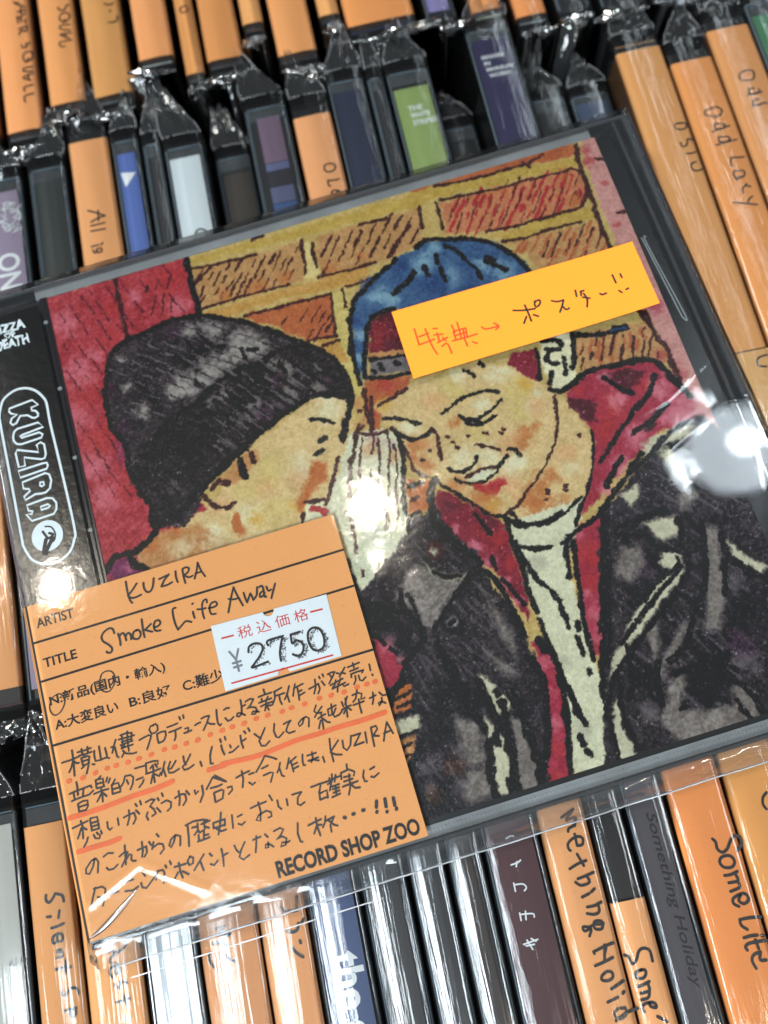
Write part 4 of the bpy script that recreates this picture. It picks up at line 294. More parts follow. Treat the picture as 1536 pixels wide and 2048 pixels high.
def new_mat(name):
    m = bpy.data.materials.new(name)
    m.use_nodes = True
    nt = m.node_tree
    for n in list(nt.nodes):
        nt.nodes.remove(n)
    out = nt.nodes.new('ShaderNodeOutputMaterial')
    return m, nt, out


def solid(name, col, rough=.5, spec=.5, bump=0.0, bscale=900.0, mottle=0.06, mscale=60.0, coat=0.0, attr=None, stretch=(1, 1, 1), croug=.05, fleck=0.0):
    m, nt, out = new_mat(name)
    N, Lk = nt.nodes.new, nt.links.new
    b = N('ShaderNodeBsdfPrincipled')
    Lk(b.outputs[0], out.inputs[0])
    b.inputs['Roughness'].default_value = rough
    b.inputs['Specular IOR Level'].default_value = spec
    b.inputs['Coat Weight'].default_value = coat
    b.inputs['Coat Roughness'].default_value = croug
    tc = N('ShaderNodeTexCoord')
    mp = N('ShaderNodeMapping')
    mp.inputs['Scale'].default_value = stretch
    Lk(tc.outputs['Object'], mp.inputs[0])
    no = N('ShaderNodeTexNoise')
    no.inputs['Scale'].default_value = mscale
    no.inputs['Detail'].default_value = 6
    no.inputs['Roughness'].default_value = .7
    Lk(mp.outputs[0], no.inputs[0])
    mr = N('ShaderNodeMapRange')
    mr.inputs['From Min'].default_value = .25
    mr.inputs['From Max'].default_value = .75
    mr.inputs['To Min'].default_value = 1 - mottle
    mr.inputs['To Max'].default_value = 1 + mottle
    Lk(no.outputs[0], mr.inputs[0])
    mx = N('ShaderNodeMix')
    mx.data_type = 'RGBA'
    mx.blend_type = 'MULTIPLY'
    mx.inputs[0].default_value = 1.0
    if attr:
        at = N('ShaderNodeAttribute')
        at.attribute_name = attr
        Lk(at.outputs['Color'], mx.inputs[6])
    else:
        mx.inputs[6].default_value = lin(col)
    Lk(mr.outputs[0], mx.inputs[7])
    last = mx.outputs[2]
    if fleck:
        n3 = N('ShaderNodeTexNoise')
        n3.inputs['Scale'].default_value = 1400.0
        n3.inputs['Detail'].default_value = 2
        Lk(tc.outputs['Object'], n3.inputs[0])
        m3 = N('ShaderNodeMapRange')
        m3.inputs['From Min'].default_value = .66
        m3.inputs['From Max'].default_value = .74
        m3.inputs['To Min'].default_value = 1.0
        m3.inputs['To Max'].default_value = 1 - fleck
        Lk(n3.outputs[0], m3.inputs[0])
        mx2 = N('ShaderNodeMix')
        mx2.data_type = 'RGBA'
        mx2.blend_type = 'MULTIPLY'
        mx2.inputs[0].default_value = 1.0
        Lk(last, mx2.inputs[6])
        Lk(m3.outputs[0], mx2.inputs[7])
        last = mx2.outputs[2]
    Lk(last, b.inputs['Base Color'])
    if bump:
        n2 = N('ShaderNodeTexNoise')
        n2.inputs['Scale'].default_value = bscale
        n2.inputs['Detail'].default_value = 3
        Lk(mp.outputs[0], n2.inputs[0])
        bp = N('ShaderNodeBump')
        bp.inputs['Strength'].default_value = bump
        bp.inputs['Distance'].default_value = 0.0001
        Lk(n2.outputs[0], bp.inputs['Height'])
        Lk(bp.outputs[0], b.inputs['Normal'])
    return m


def film(name, rough=.06, haze=.03, bump=.25, bscale=120.0, gain=1.0, stretch=(1, .25, 1), ior=1.5):
    """thin clear plastic: see-through with a fresnel shine, a little milky"""
    m, nt, out = new_mat(name)
    N, Lk = nt.nodes.new, nt.links.new
    tr = N('ShaderNodeBsdfTransparent')
    tr.inputs[0].default_value = (.97, .975, .98, 1)
    gl = N('ShaderNodeBsdfGlossy')
    gl.inputs['Roughness'].default_value = rough
    di = N('ShaderNodeBsdfDiffuse')
    di.inputs[0].default_value = (.72, .76, .8, 1)
    fr = N('ShaderNodeFresnel')
    fr.inputs[0].default_value = ior
    mu = N('ShaderNodeMath')
    mu.operation = 'MULTIPLY'
    mu.use_clamp = True
    mu.inputs[1].default_value = gain
    Lk(fr.outputs[0], mu.inputs[0])
    m1, m2 = N('ShaderNodeMixShader'), N('ShaderNodeMixShader')
    m1.inputs[0].default_value = haze
    Lk(tr.outputs[0], m1.inputs[1])
    Lk(di.outputs[0], m1.inputs[2])
    Lk(mu.outputs[0], m2.inputs[0])
    Lk(m1.outputs[0], m2.inputs[1])
    Lk(gl.outputs[0], m2.inputs[2])
    Lk(m2.outputs[0], out.inputs[0])
    tc = N('ShaderNodeTexCoord')
    mp = N('ShaderNodeMapping')
    mp.inputs['Scale'].default_value = stretch
    Lk(tc.outputs['Object'], mp.inputs[0])
    n2 = N('ShaderNodeTexNoise')
    n2.inputs['Scale'].default_value = bscale
    n2.inputs['Detail'].default_value = 4
    n2.inputs['Distortion'].default_value = .6
    Lk(mp.outputs[0], n2.inputs[0])
    bp = N('ShaderNodeBump')
    bp.inputs['Strength'].default_value = bump
    bp.inputs['Distance'].default_value = 0.001
    Lk(n2.outputs[0], bp.inputs['Height'])
    Lk(bp.outputs[0], gl.inputs['Normal'])
    return m


ORANGE = (226, 163, 108)
MATS = {}


def mat(key, fn, *a, **k):
    if key not in MATS:
        MATS[key] = fn(key, *a, **k)
    return MATS[key]


def paper(col, key=None):
    return mat(key or 'paper_%d_%d_%d' % col, solid, col, .62, .35, .35, 1500.0, .035, 45.0, fleck=.10)


def print_mat(col):
    return mat('print_%d_%d_%d' % col, solid, col, .45, .4, .1, 500.0, .10, 50.0, stretch=(1, .2, 1))


M_ink = mat('marker_ink', solid, (26, 25, 28), .45, .4)
M_red = mat('red_pen', solid, (214, 64, 28), .5, .3, mottle=.12, mscale=500)
M_coral = mat('coral_marker', solid, (226, 104, 56), .5, .3, mottle=.14, mscale=260)
M_black = mat('black_plastic', solid, (17, 18, 20), .32, .5, .05, 300, .2, 30)
M_dark = mat('black_rack_board', solid, (9, 9, 10), .75, .12, .1, 300, .2, 30)
M_film = mat('clear_sleeve_film', film, .10, .006, .32, 420.0, 1.0, (1, .045, 1))
M_flap = mat('crinkled_film', film, .045, .022, .6, 200.0, 1.5, (1, 1, 1))
M_case = mat('clear_case_plastic', film, .04, .006, .12, 420.0, 1.0, (1, .03, 1))
M_crease = mat('milky_crease', film, .15, .30, .3, 300.0, 1.6, (1, 1, 1))
M_edge = mat('case_edge_highlight', solid, (104, 120, 130), .12, .6, .05, 200, .35, 120, coat=.3, stretch=(1, .1, 1))  # blue-grey colour stands in for highlights along clear plastic edges
M_end = mat('grey_clear_end', solid, (66, 70, 72), .2, .5, .1, 200, .5, 160, coat=.2)
M_white = mat('white_print', solid, (232, 238, 240), .5, .3)


# ---------------------------------------------------------------- mesh helpers (all coordinates in mm)
def link(name, verts, faces, m, parent=None, smooth=False, scale=MM):
    me = bpy.data.meshes.new(name)
    me.from_pydata([(v[0] * scale, v[1] * scale, v[2] * scale) for v in verts], [], faces)
    if m:
        me.materials.append(m)
    if smooth:
        me.polygons.foreach_set('use_smooth', [True] * len(me.polygons))
    me.update()
    o = bpy.data.objects.new(name, me)
    COL.objects.link(o)
    if parent:
        o.parent = parent
    return o


def empty(name, loc, rz=0.0, label=None, cat=None, group=None):
    o = bpy.data.objects.new(name, None)
    o.empty_display_size = .01
    o.location = Vector(loc) * MM
    o.rotation_euler = (0, 0, rz)
    COL.objects.link(o)
    o['label'], o['category'] = label, cat
    if group:
        o['group'] = group
    return o


class MB:
    def __init__(s):
        s.v, s.f = [], []

    def box(s, x0, x1, y0, y1, z0, z1, c=0.0):
        """box with chamfered upper edges of size c"""
        b = len(s.v)
        if c:
            s.v += [(x0, y0, z0), (x1, y0, z0), (x1, y1, z0), (x0, y1, z0), (x0, y0, z1 - c), (x1, y0, z1 - c), (x1, y1, z1 - c), (x0, y1, z1 - c),
                    (x0 + c, y0 + c, z1), (x1 - c, y0 + c, z1), (x1 - c, y1 - c, z1), (x0 + c, y1 - c, z1)]
            f = [(3, 2, 1, 0), (8, 9, 10, 11)]
            for i in range(4):
                j = (i + 1) % 4
                f += [(i, j, 4 + j, 4 + i), (4 + i, 4 + j, 8 + j, 8 + i)]
        else:
            s.v += [(x0, y0, z0), (x1, y0, z0), (x1, y1, z0), (x0, y1, z0), (x0, y0, z1), (x1, y0, z1), (x1, y1, z1), (x0, y1, z1)]
            f = [(3, 2, 1, 0), (4, 5, 6, 7)] + [(i, (i + 1) % 4, 4 + (i + 1) % 4, 4 + i) for i in range(4)]
        s.f += [tuple(b + i for i in q) for q in f]
        return s

    def grid(s, rows):
        """rows: list of equal length point lists"""
        b = len(s.v)
        n = len(rows[0])
        for r in rows:
            s.v += r
        for i in range(len(rows) - 1):
            for j in range(n - 1):
                a = b + i * n + j
                s.f.append((a, a + 1, a + n + 1, a + n))
        return s

    def ribbon(s, pts, w, z, smooth=True):
        """a pen stroke: a flat band of width w with round ends along pts"""
        P = [Vector((p[0], p[1])) for p in pts]
        Q = [P[0]]
        for p in P[1:]:
            if (p - Q[-1]).length > 1e-3:
                Q.append(p)
        P = Q
        if len(P) == 1:
            P = [P[0], P[0] + Vector((w * .2, 0))]
        closed = (P[0] - P[-1]).length < 1e-2 and len(P) > 3
        if smooth and len(P) > 2:
            n = len(P)
            R = []
            for i in range(n - 1):
                p1, p2 = P[i], P[i + 1]
                p0 = P[i - 1] if i else (P[-2] if closed else p1)
                p3 = P[i + 2] if i + 2 < n else (P[1] if closed else p2)
                for k in range(4):
                    t = k / 4
                    R.append(.5 * ((2 * p1) + (p2 - p0) * t + (2 * p0 - 5 * p1 + 4 * p2 - p3) * t * t + (3 * p1 - p0 - 3 * p2 + p3) * t * t * t))
            R.append(P[-1])
            P = R
        n = len(P)
        T = []
        for i in range(n):
            a = P[max(0, i - 1)]
            b_ = P[min(n - 1, i + 1)]
            if closed and i in (0, n - 1):
                a, b_ = P[n - 2], P[1]
            d = b_ - a
            T.append(d.normalized() if d.length > 1e-6 else Vector((1, 0)))
        L_, R_ = [], []
        for i in range(n):
            nn = Vector((-T[i].y, T[i].x))
            ww = w * .5
            L_.append(P[i] + nn * ww)
            R_.append(P[i] - nn * ww)
        b = len(s.v)
        for i in range(n):
            s.v += [(L_[i].x, L_[i].y, z), (R_[i].x, R_[i].y, z)]
        for i in range(n - 1):
            a = b + 2 * i
            s.f.append((a + 1, a + 3, a + 2, a))
        if not closed:
            for e, sg in ((0, -1), (n - 1, 1)):
                c = len(s.v)
                a0 = math.atan2(T[e].y, T[e].x) + (math.pi / 2 if sg < 0 else -math.pi / 2)
                for k in range(7):
                    a = a0 + math.pi * k / 6
                    s.v.append((P[e].x + math.cos(a) * w * .5, P[e].y + math.sin(a) * w * .5, z))
                s.f.append(tuple(range(c, c + 7)))
        return s

    def out(s, name, m, parent=None, smooth=False):
        return link(name, s.v, s.f, m, parent, smooth)


def strokes(key):
    r = []
    for st in INK[key].split('/'):
        v = [int(a) / 20 for a in st.split()]
        r.append(list(zip(v[0::2], v[1::2])))
    return r


def ink_obj(name, key, w, z, m, parent=None, f=None, smooth=True):
    b = MB()
    for i, st in enumerate(strokes(key)):
        if f:
            st = [f(*p) for p in st]
        b.ribbon(st, w, z + (i % 12) * .004, smooth)
    return b.out(name, m, parent)


def text_mesh(body, bold=0.0, shear=0.0, spacing=1.0):
    c = bpy.data.curves.new('lettering', 'FONT')
    c.body = body
    c.offset = bold
    c.shear = shear
    c.space_character = spacing
    c.resolution_u = 3
    o = bpy.data.objects.new('lettering', c)
    COL.objects.link(o)
    dg = bpy.context.evaluated_depsgraph_get()
    me = bpy.data.meshes.new_from_object(o.evaluated_get(dg))
    v = [(p.co.x, p.co.y) for p in me.vertices]
    f = [tuple(p.vertices) for p in me.polygons]
    bpy.data.objects.remove(o)
    bpy.data.curves.remove(c)
    bpy.data.meshes.remove(me)
    return v, f


def text_fit(name, body, box, z, m, parent=None, bold=0.0, rot=0, shear=0.0, skew=0.0):
    """flat print; box = (x0, y0, x1, y1) in mm; rot 90-degree steps clockwise"""
    v, f = text_mesh(body, bold, shear)
    if not v:
        return None
    xs, ys = [p[0] for p in v], [p[1] for p in v]
    ax, bx, ay, by = min(xs), max(xs), min(ys), max(ys)
    x0, y0, x1, y1 = box
    vv = []
    for x, y in v:
        u, w = (x - ax) / (bx - ax), (y - ay) / max(by - ay, 1e-6)
        if rot == 1:      # reads downwards
            u, w = w, 1 - u
        vv.append((x0 + u * (x1 - x0) + skew * w, y0 + w * (y1 - y0), z))
    return link(name, vv, f, m, parent)


# ================================================================ the rack and its rows of discs
TOP = -10.6        # height of the spine tops under the disc that lies on them


def to_pq(x, y):
    return x * math.cos(ANG) - y * math.sin(ANG), x * math.sin(ANG) + y * math.cos(ANG)


def to_xy(p, q):
    return p * math.cos(ANG) + q * math.sin(ANG), -p * math.sin(ANG) + q * math.cos(ANG)


RNG = random.Random(11)


def profile(w, r, bulge, depth, groove=0.0):
    """half outline of a sleeve across the spine: left side, rounded corner, top, corner, right side"""
    pts = [(-w / 2, -depth), (-w / 2, -depth * .4), (-w / 2, -r)]
    for k in range(1, 5):
        a = math.pi - k * math.pi / 2 / 5
        pts.append((-w / 2 + r + math.cos(a) * r, -r + math.sin(a) * r))
    n = 8
    for k in range(n + 1):
        t = k / n
        x = -w / 2 + r + t * (w - 2 * r)
        z = bulge * (1 - (2 * t - 1) ** 2)
        if groove and k in (1, n - 1):
            z -= groove
        pts.append((x, z))
    for k in range(1, 5):
        a = math.pi / 2 - k * math.pi / 2 / 5
        pts.append((w / 2 - r + math.cos(a) * r, -r + math.sin(a) * r))
    pts += [(w / 2, -r), (w / 2, -depth * .4), (w / 2, -depth)]
    return pts


def shell(name, w, q0, q1, z, m, parent, r=1.2, bulge=.2, depth=80, groove=0.0, wav=.12, n=26):
    pr = profile(w, r, bulge, depth, groove)
    ph = [RNG.uniform(0, 6.28) for _ in range(6)]
    rows = []
    for i in range(n + 1):
        t = i / n
        q = q0 + (q1 - q0) * t
        dz = wav * (math.sin(t * 7 + ph[0]) + .6 * math.sin(t * 17 + ph[1]) + .3 * math.sin(t * 39 + ph[2]))
        row = []
        for k, (p, zz) in enumerate(pr):
            up = 1 if zz > -r * 1.5 else .4
            dd = wav * .55 * math.sin(t * 23 + ph[3] + p * .9) * up
            row.append((p * (1 + .012 * math.sin(t * 11 + ph[4])) + (.06 * math.sin(t * 31 + ph[5]) if up < 1 else 0), q, z + zz + (dz * up + dd) * .8))
        rows.append(row)
    o = MB().grid(rows).out(name, m, parent, True)
    return o


def flap(w, q, z, parent, L=14.0, sgn=1, depth=60, kind='point'):
    """the loose end of a sleeve: pinched together past the case, full of creases"""
    pr = profile(w, 1.2, .2, depth)
    n = 9
    rows = []
    tip = RNG.uniform(-.42, .42) * w
    blunt = RNG.choice((.6, .75, .85, .96))
    L = L * RNG.uniform(.7, 1.1)
    lift = RNG.uniform(-1.5, 3.0)
    fa = [RNG.uniform(0, 6.28) for _ in range(5)]
    for i in range(n + 1):
        t = i / n
        if kind == 'point':
            sc = 1 - blunt * min(1, max(0, (t - .18)) / .82) ** .85
        else:
            sc = 1 - .25 * t
        row = []
        for k, (p, zz) in enumerate(pr):
            jit = (0.0 if i == 0 else .26 * (.3 + t))
            row.append((p * sc + tip * t + RNG.uniform(-jit, jit) * .7, q + sgn * L * t + RNG.uniform(-jit, jit) * .8,
                        z + zz + lift * t * t + RNG.uniform(-jit, jit) + t * .9 * math.sin(k * .9 + t * 5 + fa[0]) + t * .6 * math.sin(k * 2.1 - t * 8 + fa[1]) - (1.2 * t if kind == 'point' else 0)))
        rows.append(row)
    if kind == 'end':
        last = rows[-1]
        for s_, dq in ((.6, .5), (.25, .9), (.02, .7)):
            rows.append([(a[0] * s_ + RNG.uniform(-.2, .2), a[1] + sgn * dq + RNG.uniform(-.4, .4), a[2] - .3 * (1 - s_) + RNG.uniform(-.2, .2)) for a in last])
    MB().grid(rows).out('sleeve_end', M_flap, parent, True)
    b = MB()
    lines = [[rw[5] for rw in rows[:n + 1]], [rw[18] for rw in rows[:n + 1]]]
    if kind == 'point':
        lines.append([rows[0][k] for k in range(4, 20)])
        lines.append([rows[5][k] for k in range(5, 19)])
    for ln in lines:
        for a_, c_ in zip(ln[:-1], ln[1:]):
            a_, c_ = Vector(a_), Vector(c_)
            t_ = c_ - a_
            if t_.length < 1e-4 or RNG.random() < .18:
                continue
            sd = Vector((-t_.y, t_.x, 0))
            sd = sd.normalized() * .09 if sd.length > 1e-6 else Vector((.09, 0, 0))
            i0 = len(b.v)
            up = Vector((0, 0, .08))
            b.v += [tuple(v_) for v_ in (a_ - sd, c_ - sd, c_ + up, a_ + up, a_ + sd, c_ + sd)]
            b.f += [(i0, i0 + 1, i0 + 2, i0 + 3), (i0 + 3, i0 + 2, i0 + 5, i0 + 4)]
    b.out('sleeve_crease', M_crease, parent, True)


def disc(label, p0, p1, q0, q1, kind, col=ORANGE, h=0.0, card=None, rim=None, tip=14.0, marks=False, lean=0.0, group=None, inlay_from=None, end0=True):
    """one boxed disc standing on its edge, spine up. kind: card (orange paper strip over the spine), print (printed spine), clear"""
    w = p1 - p0
    if kind == 'card':
        tv = RNG.choice((.90, .94, .97, 1.0))
        col = (int(col[0] * (tv + .03)), int(col[1] * tv), int(col[2] * (tv - RNG.choice((0, .04, .08)))))
    pc, qc = (p0 + p1) / 2, (q0 + q1) / 2
    x, y = to_xy(pc, qc)
    zt = TOP - h
    base = -153.0
    root = empty('compact_disc', (x, y, base), -ANG, label, 'compact disc', group)
    root.rotation_euler = (0, math.radians(lean), -ANG)
    off = zt - base
    H = (q1 - q0) / 2
    hw = w / 2
    inner = M_black if kind != 'clear' else mat('dark_inside', solid, (26, 28, 31), .5, .4, .05, 300, .3, 40, stretch=(1, .15, 1))
    inset = .45 if kind == 'card' else 1.0
    MB().box(-hw + inset, hw - inset, -H + .8, H - .8, off - 141.0, off - inset - .1, .4).out('tray', inner, root)
    shell('case', w - .5, -H, H, off - .25, M_case, root, .8, .05, 60, .35 if kind == 'clear' else .15, .01, 8)
    if kind != 'card':
        b = MB()
        for sx in (-1, 1):
            for (e0, e1, zz) in ((.42, .62, -.62), (.86, .98, -.74)) if kind == 'clear' else ((.42, .70, -.62),):
                xa, xb = sorted((sx * (hw - e0), sx * (hw - e1)))
                b.box(xa, xb, -H + 1, H - 1, off + zz - 1.2, off + zz)
        b.box(-hw + 1, hw - 1, H - .95, H - .7, off - 1.9, off - .62)
        b.out('case_highlight_edge', M_edge, root)  # pale strips painted as edge highlights of the clear case
    if not rim:
        b = MB()
        b.box(-hw + 1.0, hw - 1.0, H - 4.2, H - 1.2, off - 1.5, off - .8)
        b.out('case_end', M_end, root)
    if rim:
        MB().box(-hw + .75, hw - .75, -H + .9, H - .9, off - .85, off - .7).out('spine_inlay', print_mat(rim), root)
    if kind == 'print' and col:
        a = H - 3.0 if inlay_from is None else inlay_from - qc
        MB().box(-hw + 1.1, hw - 1.3, -H + 3, a, off - .7, off - .55).out('spine_inlay', print_mat(col), root)
    if kind == 'card':
        c0, c1 = card if card else (q0 + 3.0, q1 - 3.5)
        c0, c1 = c0 - qc, c1 - qc
        # paper strip folded over the spine and down both faces
        cw = hw - .12
        nq = 12
        rows = []
        for i in range(nq + 1):
            q = c0 + (c1 - c0) * i / nq
            s_ = RNG.uniform(-.05, .05)
            rows.append([(-cw, q, off - 48), (-cw - s_, q, off - .55), (-cw + .35, q, off - .12 + s_), (-cw * .3, q, off + .0 + s_), (cw * .3, q, off + .02 - s_), (cw - .35, q, off - .12), (cw + s_, q, off - .55), (cw, q, off - 52)])
        nv = len(rows[0])
        MB().grid(rows).out('paper_strip', paper(col), root, False)
        if marks:
            b = MB()
            for i in range(26):
                q = c1 - 1 - RNG.random() * (c1 - c0) * .45 if end0 is None else c0 + 2 + RNG.random() * 60
                zz = off - 2.2 - RNG.random() * 16
                dq, dz = RNG.uniform(-1.6, 1.6), RNG.uniform(-1.8, 1.8)
                wv = .32
                ln = math.hypot(dq, dz) + 1e-3
                nq_, nz_ = -dz / ln * wv, dq / ln * wv
                b0 = len(b.v)
                X = cw + .09
                b.v += [(X, q - nq_, zz - nz_), (X, q + dq - nq_, zz + dz - nz_), (X, q + dq + nq_, zz + dz + nz_), (X, q + nq_, zz + nz_)]
                b.f.append((b0, b0 + 1, b0 + 2, b0 + 3))
            b.out('side_writing', M_ink, root)
    shell('sleeve', w + .15, -H - 2, H + 2, off + .22, M_film, root, 1.3, .28, 75, 0, .05)
    if tip:
        flap(w + .15, H + 2, off + .22, root, tip)
    flap(w + .15, -H - 2, off + .22, root, 3.0 if tip else 2.0, -1, 60, 'end')
    root['_pc'], root['_qc'], root['_off'] = pc, qc, off
    return root


def loc_fn(root):
    pc, qc = root['_pc'], root['_qc']

    def f(x, y):
        p, q = to_pq(x, y)
        return p - pc, q - qc
    return f


def hand(root, key, w=.55, m=None, name='handwriting'):
    return ink_obj(name, key, w, root['_off'] + .08, m or M_ink, root, loc_fn(root))


def ptext(root, body, box_pq, m, bold=0.0, rot=0, shear=0.0, dz=-.5, name='spine_lettering', skew=0.0):
    pc, qc = root['_pc'], root['_qc']
    x0, y0, x1, y1 = box_pq
    return text_fit(name, body, (x0 - pc, y0 - qc, x1 - pc, y1 - qc), root['_off'] + dz, m, root, bold, rot, shear, skew)


# ---- front row (nearest the bottom of the photo)
AQ0, AQ1 = -223.5, -98.5
GA = 'discs in the front row'
d = disc('pale grey printed spine at the far left of the front row with small serif words', -32.5, -21.6, AQ0, AQ1, 'print', (186, 186, 178), group=GA)
M_greyink = mat('grey_print', solid, (92, 90, 86), .6, .3)
for i, t in enumerate(('All H', 'Bears', 'Hards')):
    q = -125.6 - i * 2.3
    ptext(d, t, (-25.6 + .1 * i, q - .8, -22.5, q + .6), M_greyink, skew=.2)
ptext(d, '国', (-24.4, -135.6, -22.6, -133.9), M_greyink)
d = disc('slim disc under orange paper strip reading Silent Sp, blue band at its top end', -20.6, -12.0, AQ0, AQ1, 'card', card=(AQ0 + 3, -102.9), rim=(88, 122, 142), group=GA)
hand(d, 'silent_sp', .5)
d = disc('orange paper strip reading nest beside the silver spine, under the corner of the tag', -11.6, -1.1, AQ0, AQ1, 'card', group=GA)
hand(d, 'onest', .5)
disc('silver white spine without lettering between two orange strips in the front row', -.7, 9.5, AQ0, AQ1, 'print', (196, 206, 212), group=GA)
d = disc('orange paper strip reading eny in looping pen, by the silver spine', 9.8, 20.9, AQ0, AQ1, 'card', group=GA)
hand(d, 'ony', .55)
d = disc('orange paper strip with katakana in black pen, left of the blue printed spine', 21.2, 30.0, AQ0, AQ1, 'card', group=GA)
hand(d, 'kuran', .55)
d = disc('navy blue spine with bold white lettering the sate', 30.3, 40.3, AQ0, AQ1, 'print', (38, 62, 112), group=GA)
ptext(d, 'the sate', (33.4, -158.5, 38.6, -135.6), M_white, .03, 1)
d = disc('clear case with dark spine just right of the navy blue spine', 40.6, 49.4, AQ0, AQ1, 'clear', group=GA)
MB().box(-2.4, 2.6, -59, 59, d['_off'] - .8, d['_off'] - .7).out('spine_inlay', print_mat((26, 24, 27)), d)
d = disc('dark clear case in the middle of the three dark ones below the laid disc', 49.8, 56.8, AQ0, AQ1, 'clear', group=GA)
MB().box(-1.5, 2.2, -59, 59, d['_off'] - .8, d['_off'] - .7).out('spine_inlay', print_mat((36, 37, 40)), d)
d = disc('dark clear case directly left of the burgundy spine', 57.2, 63.9, AQ0, AQ1, 'clear', group=GA)
MB().box(-1.9, 1.4, -59, 59, d['_off'] - .8, d['_off'] - .7).out('spine_inlay', print_mat((40, 28, 22)), d)
d = disc('burgundy spine with thin white katakana', 64.2, 74.9, AQ0, AQ1, 'print', (72, 30, 36), group=GA)
ink_obj('spine_lettering', 'satellite', .28, d['_off'] - .45, M_white, d, loc_fn(d))
d = disc('orange paper strip reading mething Holid in black pen', 75.2, 84.1, AQ0, AQ1, 'card', group=GA)
hand(d, 'mething', .5)
d = disc('narrow disc with dark upper spine and a short orange strip reading Some', 84.4, 91.0, AQ0, AQ1, 'card', card=(AQ0 + 3, -137.2), rim=(34, 30, 48), group=GA)
hand(d, 'some7', .55)
d = disc('black spine with grey band and faded italic title Something Holiday', 91.4, 99.2, AQ0, AQ1, 'print', (70, 66, 72), group=GA)
ptext(d, 'Something Holiday', (94.6, -153.6, 97.0, -123.6), mat('faded_black_print', solid, (38, 36, 40), .6, .3), .012, 1, .25)
d = disc('wide orange paper strip reading Some Life at lower right', 99.6, 110.2, AQ0, AQ1, 'card', (224, 142, 82), group=GA)
hand(d, 'somelife', .55)
d = disc('orange paper strip with one round letter at the right frame edge of the front row', 110.6, 121.4, AQ0, AQ1, 'card', (214, 152, 84), group=GA)
hand(d, 'last_c', .5)
disc('plain orange strip under the lower right corner of the laid disc', 121.8, 132.6, AQ0, AQ1, 'card', group=GA)

# ---- middle row (most of it hidden by the disc that lies on it)
BQ0 = -80.5
GB = 'discs in the middle row'
disc('orange strip with dark red lower rim at the left frame edge', -29.6, -17.9, BQ0, 44.5, 'card', card=(-76.3, 41), rim=(96, 30, 40), group=GB)
d = disc('mauve spine with white skull drawing and letters ON at the left frame edge', -17.4, -6.9, BQ0, 41.0, 'print', (150, 136, 158), inlay_from=36.8, group=GB)
ptext(d, 'ON', (-14.4, 11.5, -9.2, 20.6), M_white, .02, 1)
b = MB()
for i in range(60):
    a = RNG.uniform(0, 6.28)
    rr = RNG.uniform(.3, 1.0)
    cx, cy = -10.3 + math.cos(a) * 2.6 * rr - d['_pc'], 29.5 + math.sin(a) * 4.2 * rr - d['_qc']
    b.ribbon([(cx, cy), (cx + RNG.uniform(-.8, .8), cy + RNG.uniform(-.8, .8)), (cx + RNG.uniform(-1, 1), cy + RNG.uniform(-1, 1))], .2, d['_off'] - .45 + .002 * i)
b.out('skull_print', M_white, d)
d = disc('clear case with greenish black spine between the mauve spine and the All is strip', -5.3, 3.6, BQ0, 41.5, 'clear', group=GB)
MB().box(-3.2, 3.2, -58, 57, d['_off'] - .8, d['_off'] - .7).out('spine_inlay', print_mat((46, 52, 50)), d)
d = disc('orange paper strip reading All is', 5.0, 14.4, BQ0, 49.0, 'card', card=(-77, 45.5), group=GB)
hand(d, 'all_is', .42)
d = disc('bright blue spine with white triangle mark', 14.9, 21.6, BQ0, 44.5, 'print', (84, 110, 178), inlay_from=40.2, group=GB)
b = MB()
for tri, m_ in (([(-2.0, 35.2), (1.6, 34.6), (-1.2, 31.2)], M_white),):
    b.v += [(x_, y_ - d['_qc'], d['_off'] - .5) for x_, y_ in tri]
    b.f.append((0, 2, 1))
b.out('triangle_mark', M_white, d)
d = disc('narrow clear case between the bright blue and the white spine', 22.0, 26.6, BQ0, 42.0, 'clear', group=GB)
d = disc('white spine with small pen ring near the edge of the laid disc', 26.9, 36.4, BQ0, 39.5, 'print', (218, 230, 234), inlay_from=35.8, group=GB)
hand(d, 'o_white', .35)
d = disc('sunken clear case with dark picture and crumpled sleeve right of the white spine', 37.4, 46.6, BQ0, 38.0, 'clear', h=5, tip=11, group=GB)
MB().box(-3, 3.4, -58, 54, d['_off'] - .8, d['_off'] - .7).out('spine_inlay', print_mat((58, 52, 46)), d)
d = disc('clear case with mauve and steel blue bands on its spine', 46.9, 57.2, BQ0, 45.5, 'clear', group=GB)
for (a_, b_, c_) in ((29.6, 42, (112, 92, 112)), (27.4, 29.4, (92, 96, 134)), (23.2, 27.2, (38, 36, 44)), (18.8, 23.0, (84, 88, 120)), (-70, 18.6, (52, 82, 128))):
    MB().box(-2.4, 3.0, a_ - d['_qc'], b_ - d['_qc'], d['_off'] - .8, d['_off'] - .66).out('spine_inlay', print_mat(c_), d)
d = disc('orange paper strip reading OL just above the laid disc', 57.9, 67.0, BQ0, 43.0, 'card', card=(-77, 39.4), group=GB)
hand(d, 'olc', .42)
d = disc('dark navy spine in clear case between the OL strip and the green spine', 67.4, 76.4, BQ0, 48.0, 'print', (36, 42, 66), inlay_from=44.4, group=GB)
disc('thin dark clear case left of the green spine', 76.7, 81.0, BQ0, 47.0, 'clear', tip=16, group=GB)
d = disc('olive green spine with small white lettering in three lines', 81.4, 92.0, BQ0, 47.0, 'print', (142, 164, 96), inlay_from=41.6, group=GB)
for i, (t, x0, x1) in enumerate((('THE', 85.2, 88.6), ('WHITE', 84.9, 89.4), ('STRIPES', 84.6, 90.0))):
    q = 35.9 - i * 2.0
    ptext(d, t, (x0 + .5 * i - .4, q - .7, x1 + .5 * i - .4, q + .7), M_white, .02)
